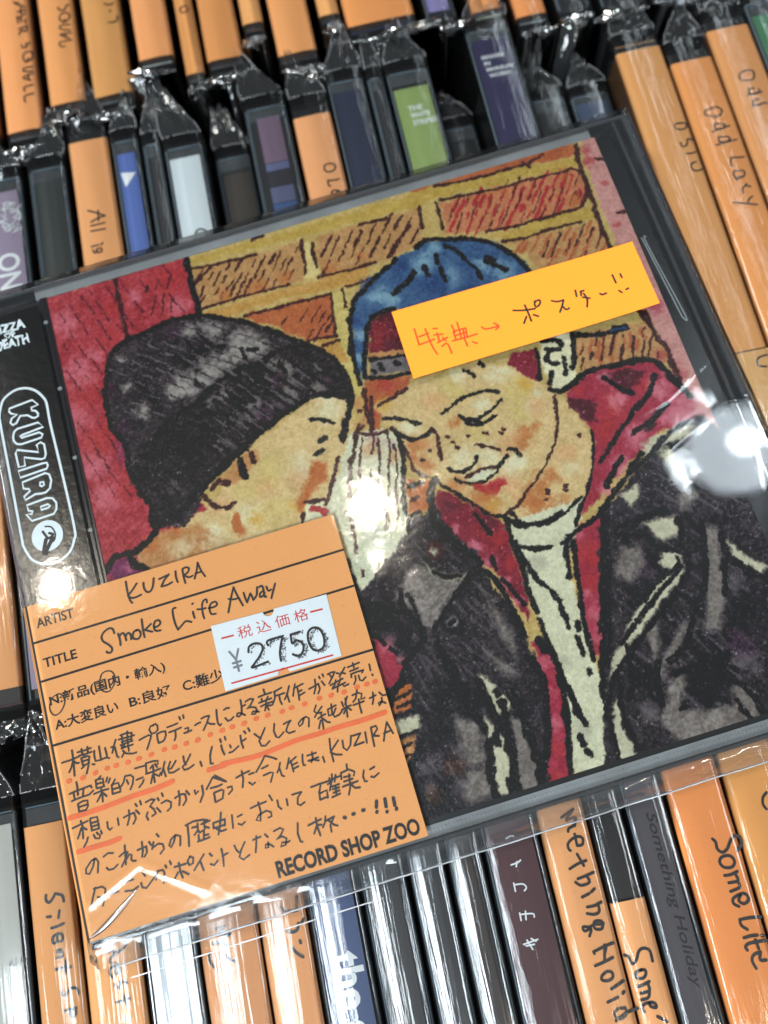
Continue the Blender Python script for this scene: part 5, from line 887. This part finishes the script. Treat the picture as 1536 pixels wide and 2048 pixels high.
disc('sunken dark case between the green and the midnight blue spine', 91.9, 101.4, BQ0, 36.0, 'clear', h=9, tip=10, group=GB)
d = disc('midnight blue spine with blurred white capitals in four lines', 102.1, 113.1, BQ0, 54.0, 'print', (42, 38, 76), inlay_from=50.5, group=GB)
for i, (t, x1) in enumerate((('MASARA', 110.2), ('IN', 106.0), ('MARAUN', 110.8), ('WORKS', 109.8))):
    q = 45.4 - i * 1.75
    ptext(d, t, (104.6 + .2 * i, q - .55, x1 + .2 * i, q + .55), M_white, .02)
disc('sunken dark case right of the midnight blue spine with pointed sleeve tip', 113.6, 124.0, BQ0, 38.0, 'clear', h=8, tip=11, group=GB)
d = disc('sunken clear case with slate blue side edge left of the OISO strip', 124.4, 134.2, BQ0, 36.0, 'print', (62, 76, 100), h=7, tip=11, group=GB)
d = disc('wide orange paper strip reading OISO at upper right', 134.8, 145.7, BQ0, 41.5, 'card', (216, 158, 98), card=(-39.6, 38.4), group=GB, rim=(216, 158, 98))  # strip colour darkened to stand in for shade at this end
hand(d, 'oiso', .4)
MB().box(-5.2, 5.25, BQ0 + 4 - d['_qc'], -39.9 - d['_qc'], d['_off'] - .5, d['_off'] - .06).out('paper_strip', paper((206, 158, 98)), d)
d = disc('orange paper strip reading Odd Lazy', 146.2, 156.2, BQ0, 36.5, 'card', (218, 150, 88), card=(-42, 32.6), group=GB)
hand(d, 'oddlazy', .42)
hand(d, 'o_right', .42)
d = disc('orange paper strip reading Odd near the top right corner, left of the green spine', 156.7, 167.0, BQ0, 43.0, 'card', (218, 156, 94), card=(-76, 39.2), group=GB)
hand(d, 'oddo', .42)
disc('dark green spine at the top right corner', 167.4, 178.2, BQ0, 45.5, 'print', (72, 128, 92), inlay_from=41, group=GB)
disc('plain orange strip past the dark green spine at the right frame edge', 178.6, 189.4, BQ0, 44.5, 'card', group=GB)

# ---- back row (upper edge of the photo)
GC = 'discs in the back row'


def back(label, p0, p1, q0, kind, col=ORANGE, **k):
    return disc(label, p0, p1, q0 - 2.4, q0 + 122, kind, col, card=(q0, q0 + 118) if kind == 'card' else None, tip=0, group=GC, **k)


back('orange strip cut off by the left frame edge at top left', -22.5, -10.8, 53, 'card', (222, 138, 76), marks=True)
d = back('orange paper strip reading TER SQUALL', -9.0, -.3, 51.8, 'card', (232, 160, 98), marks=True)
hand(d, 'tter', .42)
d = back('orange paper strip reading SQUALL, second from the left at the top', 2.0, 10.7, 57.0, 'card', (230, 162, 100), marks=True)
hand(d, 'squall', .42)
d = back('orange paper strip with two small katakana at its end', 12.6, 22.1, 56.6, 'card', (226, 166, 98))
hand(d, 'ri', .42)
d = back('plain orange strip ending in a white rim near the top left', 24.6, 33.2, 64.5, 'card', (232, 162, 100), rim=(206, 214, 206), marks=True)
d = back('thin orange strip with a round letter right of the white rimmed one', 35.2, 39.8, 57.6, 'card', (222, 156, 90))
hand(d, 'o_c', .4)
back('blank orange strip with black rim left of the thin brown ended one', 40.8, 49.6, 60.0, 'card', (228, 158, 94))
back('thin pale strip with brown rounded end at the top', 50.8, 56.0, 68.5, 'card', (230, 170, 110), rim=(116, 72, 54))
back('blank orange strip between two thin ones at the top', 57.6, 67.2, 57.4, 'card', (228, 160, 96))
back('thin orange strip with navy blue rounded end at the top', 69.3, 74.4, 66.2, 'card', (226, 166, 104), rim=(52, 60, 104))
back('extra wide orange strip with navy rim at the top middle', 75.3, 92.0, 61.4, 'card', (230, 156, 92), rim=(30, 40, 100))
back('lilac spine at the top right of the wide orange one', 94.3, 101.8, 60.6, 'print', (136, 128, 178))
back('orange strip with pale green end behind the midnight blue spine', 105.2, 112.6, 58.0, 'card', (228, 156, 92), rim=(180, 196, 160))
back('orange strip with light blue end, last orange one to the right at the top', 115.0, 122.6, 54.0, 'card', (222, 148, 84), rim=(150, 172, 184))
back('dark clear case first right of the light blue ended strip at the top', 125.0, 133.4, 55.5, 'clear')
back('dark maroon spine at the top right among black cases', 135.4, 146.4, 54.0, 'print', (52, 32, 38))
for i in range(5):
    back(('first', 'second', 'third', 'fourth', 'fifth')[i] + ' black case to the right of the dark maroon spine at the top edge', 147.2 + i * 11.2, 157.6 + i * 11.2, 55.0 + (i % 3) * 1.5, 'clear' if i % 2 else 'print', (36, 30, 34))

# ---- rack
rack = empty('disc_rack', (60, 0, -160), -ANG, 'black slotted rack holding three rows of boxed discs', 'rack')
MB().box(-220, 240, -340, 300, 0, 6.5, 1).out('rack_floor', M_dark, rack)
for q in (-90.5, 51.5, -236, 196):
    MB().box(-220, 240, q - 1.6, q + 1.6, 6.6, 128 if q == -90.5 else (96 if q == 51.5 else 128), .6).out('divider', M_dark, rack)
MB().box(-220, 240, -95.6, -92.4, 6.6, 118, .6).out('divider', M_dark, rack)
sh = link('shelf_surface', [(-1500, -1500, -160.5), (1500, -1500, -160.5), (1500, 1500, -160.5), (-1500, 1500, -160.5)], [(0, 1, 2, 3)], M_dark)
sh['kind'] = 'structure'

# ================================================================ the disc that lies on top
hero = empty('album_case', (56, -60, -9.4), 0, 'large boxed album lying across the rack, cover drawing of beanie and blue cap youths', 'compact disc')
HO = Vector((56, -60, -9.4))


def hl(pts):
    return [(x - HO.x, y - HO.y, z - HO.z) for x, y, z in pts]


def HM(b, name, m, smooth=False, parent=None):
    b.v = hl(b.v)
    return b.out(name, m, parent or hero, smooth)


X0, X1, Y0, Y1 = -15.2, 127.6, -123.2, 2.9
b = MB()
b.box(X0 + 1.0, X1 - 3.4, Y0 + 2.6, Y1 - 2.8, -8.4, -.35, .3)
HM(b, 'tray', M_black)
b = MB()
b.box(X0 + 1.2, X1 - 3.2, Y0 + 2.4, Y1 - 2.8, -9.0, -8.5, .1)
HM(b, 'back_cover', mat('grey_back_cover', solid, (90, 92, 94), .5))
# cover picture: a fine sheet of faces carrying the printed colours
nx, ny = 800, 796
AW, AH = 120.0, 119.4
pic = paint_cover(nx, ny, AW, AH)
xs = np.linspace(0, AW, nx) - HO.x
ys = -np.linspace(0, AH, ny) - HO.y
XX, YY = np.meshgrid(xs, ys)
ZZ = .12 * np.exp(-((XX + HO.x) / 5.0) ** 2) * -1 + .10 * np.sin(XX / 21.0) * np.sin(YY / 27.0) - HO.z
co = np.stack([XX, YY, ZZ], -1).reshape(-1, 3).astype(np.float32) * MM
idx = np.arange(nx * ny).reshape(ny, nx)
quads = np.stack([idx[1:, :-1], idx[1:, 1:], idx[:-1, 1:], idx[:-1, :-1]], -1).reshape(-1, 4).astype(np.int32)
me = bpy.data.meshes.new('booklet')
me.vertices.add(nx * ny)
me.vertices.foreach_set('co', co.ravel())
me.loops.add(quads.size)
me.loops.foreach_set('vertex_index', quads.ravel())
me.polygons.add(len(quads))
me.polygons.foreach_set('loop_start', np.arange(0, quads.size, 4, dtype=np.int32))
me.polygons.foreach_set('use_smooth', np.ones(len(quads), dtype=bool))
me.update()
ca = me.color_attributes.new('print', 'FLOAT_COLOR', 'POINT')
rgba = np.ones((nx * ny, 4), np.float32)
rgba[:, :3] = pic.reshape(-1, 3)
ca.data.foreach_set('color', rgba.ravel())
me.materials.append(mat('cover_print', solid, (200, 200, 200), .36, .22, .9, 1600.0, .02, 300.0, attr='print'))
bk = bpy.data.objects.new('booklet', me)
COL.objects.link(bk)
bk.parent = hero

# clear case walls, rims and the ribbed bands along its upper and lower edges
M_frost = mat('frosted_rim_plastic', solid, (138, 142, 144), .3, .5, .3, 400, .25, 90)
M_rim = mat('clear_rim_plastic', film, .03, .09, .08, 60.0, 2.2, (1, 1, 1))
for (y0, y1) in ((.3, 2.2), (-122.3, -120.4)):
    b = MB()
    b.box(-2.0, 119.5, y0, y1, -3.4, -.35)
    HM(b, 'rim_band', M_frost)
    b = MB()
    n = 170
    for i in range(n):
        x = -1.5 + 120.5 * i / n
        b.box(x, x + .28, y0 + .6, y1 - .6, -.36, -.24, .03)
    o = HM(b, 'rim_ribs', M_frost)
    o['kind'] = 'stuff'
b = MB()
for (a0, a1, c0, c1) in ((X0, X1, Y1 - .9, Y1), (X0, X1, Y0, Y0 + .9), (X1 - 1.1, X1, Y0 + .95, Y1 - .95), (X1 - 3.3, X1 - 2.6, Y0 + .95, Y1 - .95), (X0, X0 + .8, Y0 + .95, Y1 - .95)):
    b.box(a0, a1, c0, c1, -8.4, .9, .25)
HM(b, 'case_wall', M_rim)
b = MB()
b.ribbon([(117.9, -26.2), (118.1, -27.3), (119.2, -44.4)], .22, .98)
b.ribbon([(118.9, -25.9), (118.5, -27.3), (119.9, -44.4), (119.2, -44.6)], .22, .985)
b.v = [(x + 2.4, y, z) for x, y, z in b.v]
HM(b, 'moulded_slot', mat('pale_edge', solid, (150, 156, 158), .3))
b = MB()
b.box(X0 + .3, X1 - .3, Y0 + .3, Y1 - .3, 1.0, 1.15, .05)
HM(b, 'lid', mat('clear_lid_plastic', film, .03, .002, .03, 30.0, .35, (1, 1, 1)))
# hinge strip between band and picture
b = MB()
b.box(-1.15, -.2, -121.5, .2, -.3, .35, .2)
b.box(-.15, .25, -121.5, .2, -.3, .12)
HM(b, 'hinge_bar', mat('smoked_hinge', solid, (30, 30, 34), .18, .6, coat=.5))
b = MB()
for i in range(8):
    y = -6 - i * 15.2
    b.box(-1.25, -.3, y, y + .7, .36, .55, .1)
HM(b, 'hinge_tooth', mat('pale_edge', solid, (150, 156, 158), .3))

# ---- black paper band (obi) with outlined logo
b = MB()
rows = []
for j in range(41):
    y = -1.9 - 120.2 * j / 40
    row = []
    for i in range(13):
        t = i / 12
        x = -15.3 + 14.0 * t
        z = 1.19 + .08 * math.sin(t * math.pi) + .04 * math.sin(j * .55 + 2 * t)
        row.append((x, y, z))
    rows.append([(-15.45, y, -8.6), (-15.45, y, 1.0)] + row)
b.grid(rows)
obi = HM(b, 'paper_band', mat('glossy_black_paper', solid, (15, 15, 16), .22, .5, .5, 700, .1, 100))


def hp(key, name, w, z, m, smooth=True, parent=None):
    b = MB()
    for i, st in enumerate(strokes(key)):
        b.ribbon(st, w, z + (i % 12) * .003, smooth)
    return HM(b, name, m, False, parent)


M_band = mat('pale_blue_print', solid, (214, 228, 234), .4, .4)
hp('kuzira', 'logo_lettering', .42, 1.36, M_band, False, obi)
hp('pill', 'logo_frame', .48, 1.35, M_band, True, obi)


def disk(cx, cy, rx, ry, z, n=36):
    b = MB()
    b.v = [(cx + math.cos(2 * math.pi * i / n) * rx, cy + math.sin(2 * math.pi * i / n) * ry, z) for i in range(n)]
    b.f = [tuple(range(n))]
    return b


HM(disk(-8.6, -50.2, 3.05, 3.05, 1.34), 'logo_disc', M_band, False, obi)
hp('emblem', 'insect_emblem', .3, 1.38, M_ink, True, obi)
hp('emblem2', 'insect_emblem', .75, 1.37, M_ink, True, obi)
hp('emblem3', 'insect_emblem', .5, 1.375, M_ink, True, obi)
for i, (t, bx) in enumerate((('PIZZA', (-11.2, -6.0, -4.6, -4.0)), ('OF', (-9.2, -7.3, -6.9, -6.1)), ('DEATH', (-11.4, -9.6, -4.4, -7.4)))):
    v, f = text_mesh(t, .045)
    axs, ays = [p[0] for p in v], [p[1] for p in v]
    a0, a1, c0, c1 = min(axs), max(axs), min(ays), max(ays)
    vv = [(bx[0] + (x - a0) / (a1 - a0) * (bx[2] - bx[0]) + .12 * math.sin(y * 9 + x * 5), bx[1] + (y - c0) / (c1 - c0) * (bx[3] - bx[1]) + .16 * math.sin(x * 11), 1.36) for x, y in v]
    link('label_lettering', hl(vv), f, M_band, obi)

# ---- orange description tag inside the sleeve
tag = empty('description_tag', (14.5, -92, 1.3), 0, 'large orange paper tag with handwritten album description tucked in the sleeve, lower left', 'tag')
HT = Vector((14.5, -92, 1.3))


def TM(b, name, m, smooth=False, parent=None):
    b.v = [(x - HT.x, y - HT.y, z - HT.z) for x, y, z in b.v]
    return b.out(name, m, parent or tag, smooth)


rows = []
for j in range(31):
    y = -62.45 - 59.2 * j / 30
    rows.append([(-16.0, y, -7), (-16.0, y, .8), (-15.7, y, 1.42)] + [(-15.5 + 60.3 * i / 30 + (.15 * j / 30 if i == 30 else 0), y, 1.5 + .03 * math.sin(i * .4 + j * .3)) for i in range(31)])
M_tag = mat('tag_paper', solid, (224, 155, 92), .6, .35, .5, 1300.0, .04, 40.0, fleck=.12)
TM(MB().grid(rows), 'paper_sheet', M_tag, True)
M_prt = mat('black_print', solid, (20, 19, 20), .5, .3)
b = MB()
for i, (p_, q_, w_) in enumerate((((-15.05, -62.5), (-15.15, -121.5), .38), ((-14.9, -69.5), (44.75, -69.6), .42), ((-14.8, -76.75), (44.7, -76.65), .42), ((-14.9, -88.4), (44.8, -88.8), .42))):
    b.ribbon([p_, q_], w_, 1.56 + .006 * i, False)
TM(b, 'ruled_lines', M_prt)


def TT(body, box, bold=.0, z=1.585):
    o = text_fit('printed_text', body, (box[0] - HT.x, box[1] - HT.y, box[2] - HT.x, box[3] - HT.y), z - HT.z, M_prt, tag, bold)


TT('ARTIST', (-13.7, -67.05, -6.6, -65.15), .02)
TT('TITLE', (-13.8, -74.5, -7.5, -72.75), .02)
TT('N:新品(国内・輸入)', (-14.0, -81.9, 7.7, -79.5), .018)
TT('A:大変良い', (-13.9, -86.1, -2.1, -83.9), .018)
TT('B:良好', (.0, -86.1, 7.9, -83.9), .018)
TT('C:難少', (10.0, -86.2, 17.6, -83.9), .018)
TT('RECORD SHOP ZOO', (18.5, -121.0, 44.0, -118.2), .036, 1.59)


def tw(key, name, w, z, m, smooth=True):
    b = MB()
    for i, st in enumerate(strokes(key)):
        b.ribbon(st, w, z + (i % 12) * .003, smooth)
    return TM(b, name, m)


tw('artist', 'handwriting', .36, 1.62, M_ink)
tw('title', 'handwriting', .36, 1.62, M_ink)
tw('circles', 'pen_ring', .22, 1.62, M_ink)
tw('body', 'handwriting', .31, 1.62, M_ink, False)
tw('body_bold', 'handwriting', .6, 1.62, M_ink)
tw('dots', 'coral_dots', .8, 1.60, M_coral)
for k in ('under1', 'under2', 'under3'):
    tw(k, 'coral_underline', .85, 1.60, M_coral)

# ---- price sticker
st = empty('price_sticker', (28.3, -82.2, 1.6), 0, 'small white price sticker reading 2750 yen on the orange tag', 'sticker')
HS = Vector((28.3, -82.2, 1.6))


def SM(b, name, m):
    b.v = [(x - HS.x, y - HS.y, z - HS.z) for x, y, z in b.v]
    return b.out(name, m, st)


c4 = [(17.55, -76.1), (39.5, -76.7), (39.1, -88.25), (17.3, -88.2)]
outl = []


def arc(cx, cy, r, a0, a1, n=8):
    return [(cx + math.cos(math.radians(a0 + (a1 - a0) * i / n)) * r, cy + math.sin(math.radians(a0 + (a1 - a0) * i / n)) * r) for i in range(n + 1)]


outl = [c4[0]] + arc(28.4, -76.42, 1.05, 180, 360) + [c4[1], c4[2]] + arc(28.3, -88.2, 1.05, 0, 180) + [c4[3]]
b = MB()
n = len(outl)
b.v = [(x, y, 1.70) for x, y in outl] + [(x, y, 1.63) for x, y in outl]
b.f = [tuple(range(n))[::-1]] + [(i, (i + 1) % n, n + (i + 1) % n, n + i) for i in range(n)]
SM(b, 'sticker_paper', mat('sticker_paper', solid, (216, 226, 232), .55, .3, .2, 900, .04, 180))
M_sred = mat('sticker_red', solid, (196, 44, 40), .5)
b = MB()
b.ribbon([(19.0, -78.85), (21.1, -78.95)], .34, 1.73, False)
b.ribbon([(35.9, -79.0), (38.0, -79.1)], .34, 1.73, False)
b.ribbon([(18.8, -87.15), (37.6, -87.65)], .32, 1.73, False)
SM(b, 'red_rule', M_sred)
for i, ch in enumerate('税込価格'):
    x = 22.0 + i * 3.55
    text_fit('printed_text', ch, (x - HS.x, -80.0 - HS.y - .05 * i, x + 2.65 - HS.x, -77.75 - HS.y - .05 * i), 1.735 - HS.z, M_sred, st, .0)
# stamped digits: soft grey smudge under crisp black strokes
DIG = {'2': [[(.05, .72), (.15, .93), (.45, 1.0), (.8, .9), (.85, .68), (.6, .42), (.2, .16), (.05, .03), (.95, .08)]],
       '7': [[(.0, .78), (.05, .97), (.95, .97)], [(.95, .97), (.7, .6), (.55, .3), (.5, .0)]],
       '5': [[(.25, .98), (.9, .98)], [(.25, .98), (.2, .58), (.5, .66), (.85, .52), (.9, .28), (.65, .03), (.3, .0), (.05, .12)]],
       '0': [[(.5, 1.0), (.15, .88), (.02, .5), (.15, .12), (.5, 0.0), (.85, .12), (.98, .5), (.85, .88), (.5, 1.0)]],
       '¥': [[(.1, 1.0), (.5, .55)], [(.9, 1.0), (.5, .55), (.5, .0)], [(.15, .42), (.85, .42)], [(.15, .22), (.85, .22)]]}
bb, bs, by = MB(), MB(), MB()
k = 0
for ch, x0, x1, y0, y1 in (('¥', 19.5, 21.6, -85.4, -81.6), ('2', 22.9, 26.2, -85.7, -81.5), ('7', 26.8, 29.9, -85.9, -81.6), ('5', 30.6, 33.2, -85.9, -81.8), ('0', 34.0, 37.0, -86.1, -81.9)):
    for s_ in DIG[ch]:
        pts = [(x0 + u * (x1 - x0), y0 + v * (y1 - y0)) for u, v in s_]
        k += 1
        if ch == '¥':
            by.ribbon(pts, .42, 1.735 + .003 * k, False)
        else:
            bb.ribbon(pts, .42, 1.78 + .003 * k)
            for rep in range(3 if ch != '2' else 1):
                ox, oy = .30 + .18 * rep + RNG.uniform(-.1, .1), -.25 + RNG.uniform(-.2, .2)
                for a_, c_ in zip(pts[:-1], pts[1:]):
                    L_ = math.dist(a_, c_)
                    for q_ in range(int(L_ / .2) + 1):
                        t = RNG.random()
                        x, y = a_[0] + (c_[0] - a_[0]) * t + ox + RNG.uniform(-.25, .25), a_[1] + (c_[1] - a_[1]) * t + oy + RNG.uniform(-.3, .3)
                        bs.ribbon([(x, y), (x + RNG.uniform(-.12, .12), y + RNG.uniform(-.12, .12))], .16, 1.74 + .0004 * (len(bs.f) % 60), False)
SM(by, 'stamped_yen_mark', mat('faint_stamp_ink', solid, (110, 116, 124), .6, mottle=.5, mscale=900))
SM(bs, 'stamp_smudge', mat('grey_stamp_ink', solid, (74, 80, 86), .6))
SM(bb, 'stamped_digits', M_ink)

# ---- orange note stuck on top
nt_ = empty('orange_note', (92.4, -34, 2.3), 0, 'bright orange paper slip with red and black Japanese writing stuck over the blue cap', 'note')
HN = Vector((92.4, -34, 2.3))
c4 = [(67.3, -26.5), (117.5, -26.9), (117.6, -41.3), (67.2, -41.5)]
rows = []
for j in range(7):
    t = j / 6
    row = []
    for i in range(25):
        s_ = i / 24
        x = (c4[0][0] * (1 - s_) + c4[1][0] * s_) * (1 - t) + (c4[3][0] * (1 - s_) + c4[2][0] * s_) * t
        y = (c4[0][1] * (1 - s_) + c4[1][1] * s_) * (1 - t) + (c4[3][1] * (1 - s_) + c4[2][1] * s_) * t
        row.append((x - HN.x, y - HN.y, 2.32 + .10 * math.sin(s_ * 5 + t) + (.25 * t * t + .5 * s_ ** 6) - HN.z))
    rows.append(row)
b = MB().grid(rows)
b.out('paper_slip', mat('note_paper', solid, (242, 144, 38), .65, .3, .4, 1500.0, .03, 50.0, fleck=.08), nt_, True)


def nh(x, y):
    s_ = (x - 67.3) / 50.2
    t = (-26.6 - y) / 14.8
    return 2.32 + .10 * math.sin(s_ * 5 + t) + .25 * t * t + .5 * max(0, s_) ** 6


for key, m_, w_ in (('note_red', M_red, .34), ('note_black', M_ink, .40)):
    b = MB()
    for i, s_ in enumerate(strokes(key)):
        b.ribbon(s_, w_, 0.0, True)
    b.v = [(x - HN.x, y - HN.y, nh(x, y) + .03 - HN.z) for x, y, z in b.v]
    b.out('handwriting', m_, nt_)

# ---- clear sleeve round the album: wavy top sheet, rolled left edge, seam at the bottom
RS = np.random.RandomState(9)
SX0, SX1, SY0, SY1 = -16.6, 128.9, -127.6, 4.6
gx, gy = 290, 265


def fsmooth(x, a, b_):
    t = np.clip((x - a) / (b_ - a), 0, 1)
    return t * t * (3 - 2 * t)


U = np.linspace(0, 1, gx)
V = np.linspace(0, 1, gy)
UU, VV = np.meshgrid(SX0 + U * (SX1 - SX0), SY0 + V * (SY1 - SY0))
wob = .7 * .035 * np.sin(UU / 9.0 + 1.3 + .5 * np.sin(VV / 13)) + .05 * np.sin(VV / 15.0 + UU / 31.0) + .02 * np.sin(UU / 4.3 - VV / 6.1)
z = 2.0 + wob
cr = np.exp(-(((UU - 122) / 9.0) ** 2 + ((VV + 72) / 15.0) ** 2))
n5 = vnoise(gy, gx, 8, RS) - .5
n9 = vnoise(gy, gx, 15, RS) - .5
n14 = vnoise(gy, gx, 21, RS) - .5
z += cr * (n14 * 3.6 + n9 * 1.1)
cr2 = np.exp(-(((UU + 8) / 8.0) ** 2 + ((VV + 122) / 6.0) ** 2))
z += cr2 * (n14 * .22)
for bx, by, tx, ty, A_, sg in ((42.7, -46.3, .5, -.85, .26, 4.2), (55.7, -79.4, -.2, 1.0, .30, 4.0), (49, -74, .1, 1.0, .2, 3.0), (66, -61, -1, 0, .2, 3.6), (37, -54, .9, -.3, .2, 3.4)):
    z += A_ * .8 * np.exp(-(((UU - bx + tx * sg) ** 2 + (VV - by + ty * sg) ** 2) / (2 * sg * sg)))
for pts in ([(88, 1), (100, -3), (112, -9)], [(112, -20), (121, -22), (127, -20)], [(114, -36), (120, -33), (128, -31)], [(104, -62), (112, -60), (122, -55), (128, -52)], [(108, -70), (118, -66), (127, -64)],
            [(102, -108), (110, -110), (116, -115)], [(-14, -116), (-4, -112), (6, -119)], [(60, -4), (66, -12), (70, -24)], [(20, -8), (28, -14), (32, -26)], [(88, -96), (92, -108), (99, -118)], [(4, -34), (10, -30), (20, -31)], [(74, -104), (76, -112), (82, -121)]):
    d_ = seg_dist(UU.astype(np.float32), VV.astype(np.float32), pts)
    z += RS.uniform(.03, .07) * np.exp(-(d_ / .55) ** 2)
z += fsmooth(UU, 118, 128) * .25
edge = np.maximum(fsmooth(UU, SX0 + 1.6, SX0), np.maximum(fsmooth(UU, SX1 - 1.5, SX1), fsmooth(VV, SY1 - 1.6, SY1)))
edge = np.maximum(edge, fsmooth(VV, -122.8, SY0) * .9)
z = z - edge ** 2 * 5.5
n16 = vnoise(gy, gx, 5, RS) - .5
z += fsmooth(VV, -122.0, -125.0) * n16 * .7
rows = [[(float(UU[j, i]), float(VV[j, i]), float(z[j, i])) for i in range(gx)] for j in range(gy)]
SL = hero
b = MB().grid(rows)
HM(b, 'sleeve_front', mat('sleeve_top_film', film, .085, .004, .04, 260.0, .9, (1, 1, 1)), True)
b = MB().grid([[(x, SY0 + (SY1 - SY0) * j / 12, -9.35 if 0 < j < 12 else -5.0) for x in (SX0, SX0 + 1.5, 20, 60, 100, SX1 - 1.5, SX1)] for j in range(13)])
HM(b, 'sleeve_back', M_film, True)
b = MB()
rows = []
for j in range(9):
    t = j / 8
    rows.append([(SX0 + 2 + (SX1 - SX0 - 3) * i / 120, SY0 + .1 + 4.0 * t, -3.6 + 3.0 * t + .16 * math.sin(i * .31 + t * 4) + .12 * math.sin(i * .83 - t * 6)) for i in range(121)])
b.grid(rows)
HM(b, 'sleeve_hem', mat('foggy_hem_film', film, .10, .07, .5, 160.0, 1.8, (1, 1, 1)), True)
M_seam = mat('milky_seam', solid, (196, 200, 204), .25, .6, mottle=.5, mscale=160)
b = MB()
for i in range(60):
    x = SX0 + 3 + (SX1 - SX0 - 3) * i / 60
    b.box(x, x + 2.44, SY0 - .12 + .05 * math.sin(i), SY0 + .12 + .05 * math.sin(i), -3.8, -3.5, .06)
HM(b, 'sleeve_seam', M_seam)
b = MB()
b.box(-12, 34, -130.4, -130.2, -5.0, -4.9, .05)
HM(b, 'sleeve_seam', M_seam)
b = MB()
rows = []
for i in range(16):
    t = i / 15
    x, y = -14.6 + 9.5 * t, -121.2 + 5.2 * t ** 1.6
    rows.append([(x - .15, y - .1 + .1, 1.9), (x, y + .25 + .35 * math.sin(t * 3.1), 2.25 + .3 * math.sin(t * 3.1)), (x + .15, y + .5 + .9 * math.sin(t * 3.1), 1.95)])
b.grid(rows)
HM(b, 'sleeve_fold', mat('glare_white_fold', film, .12, .35, .2, 200, 3.0), True)  # film curl made white in its material, as painted glare
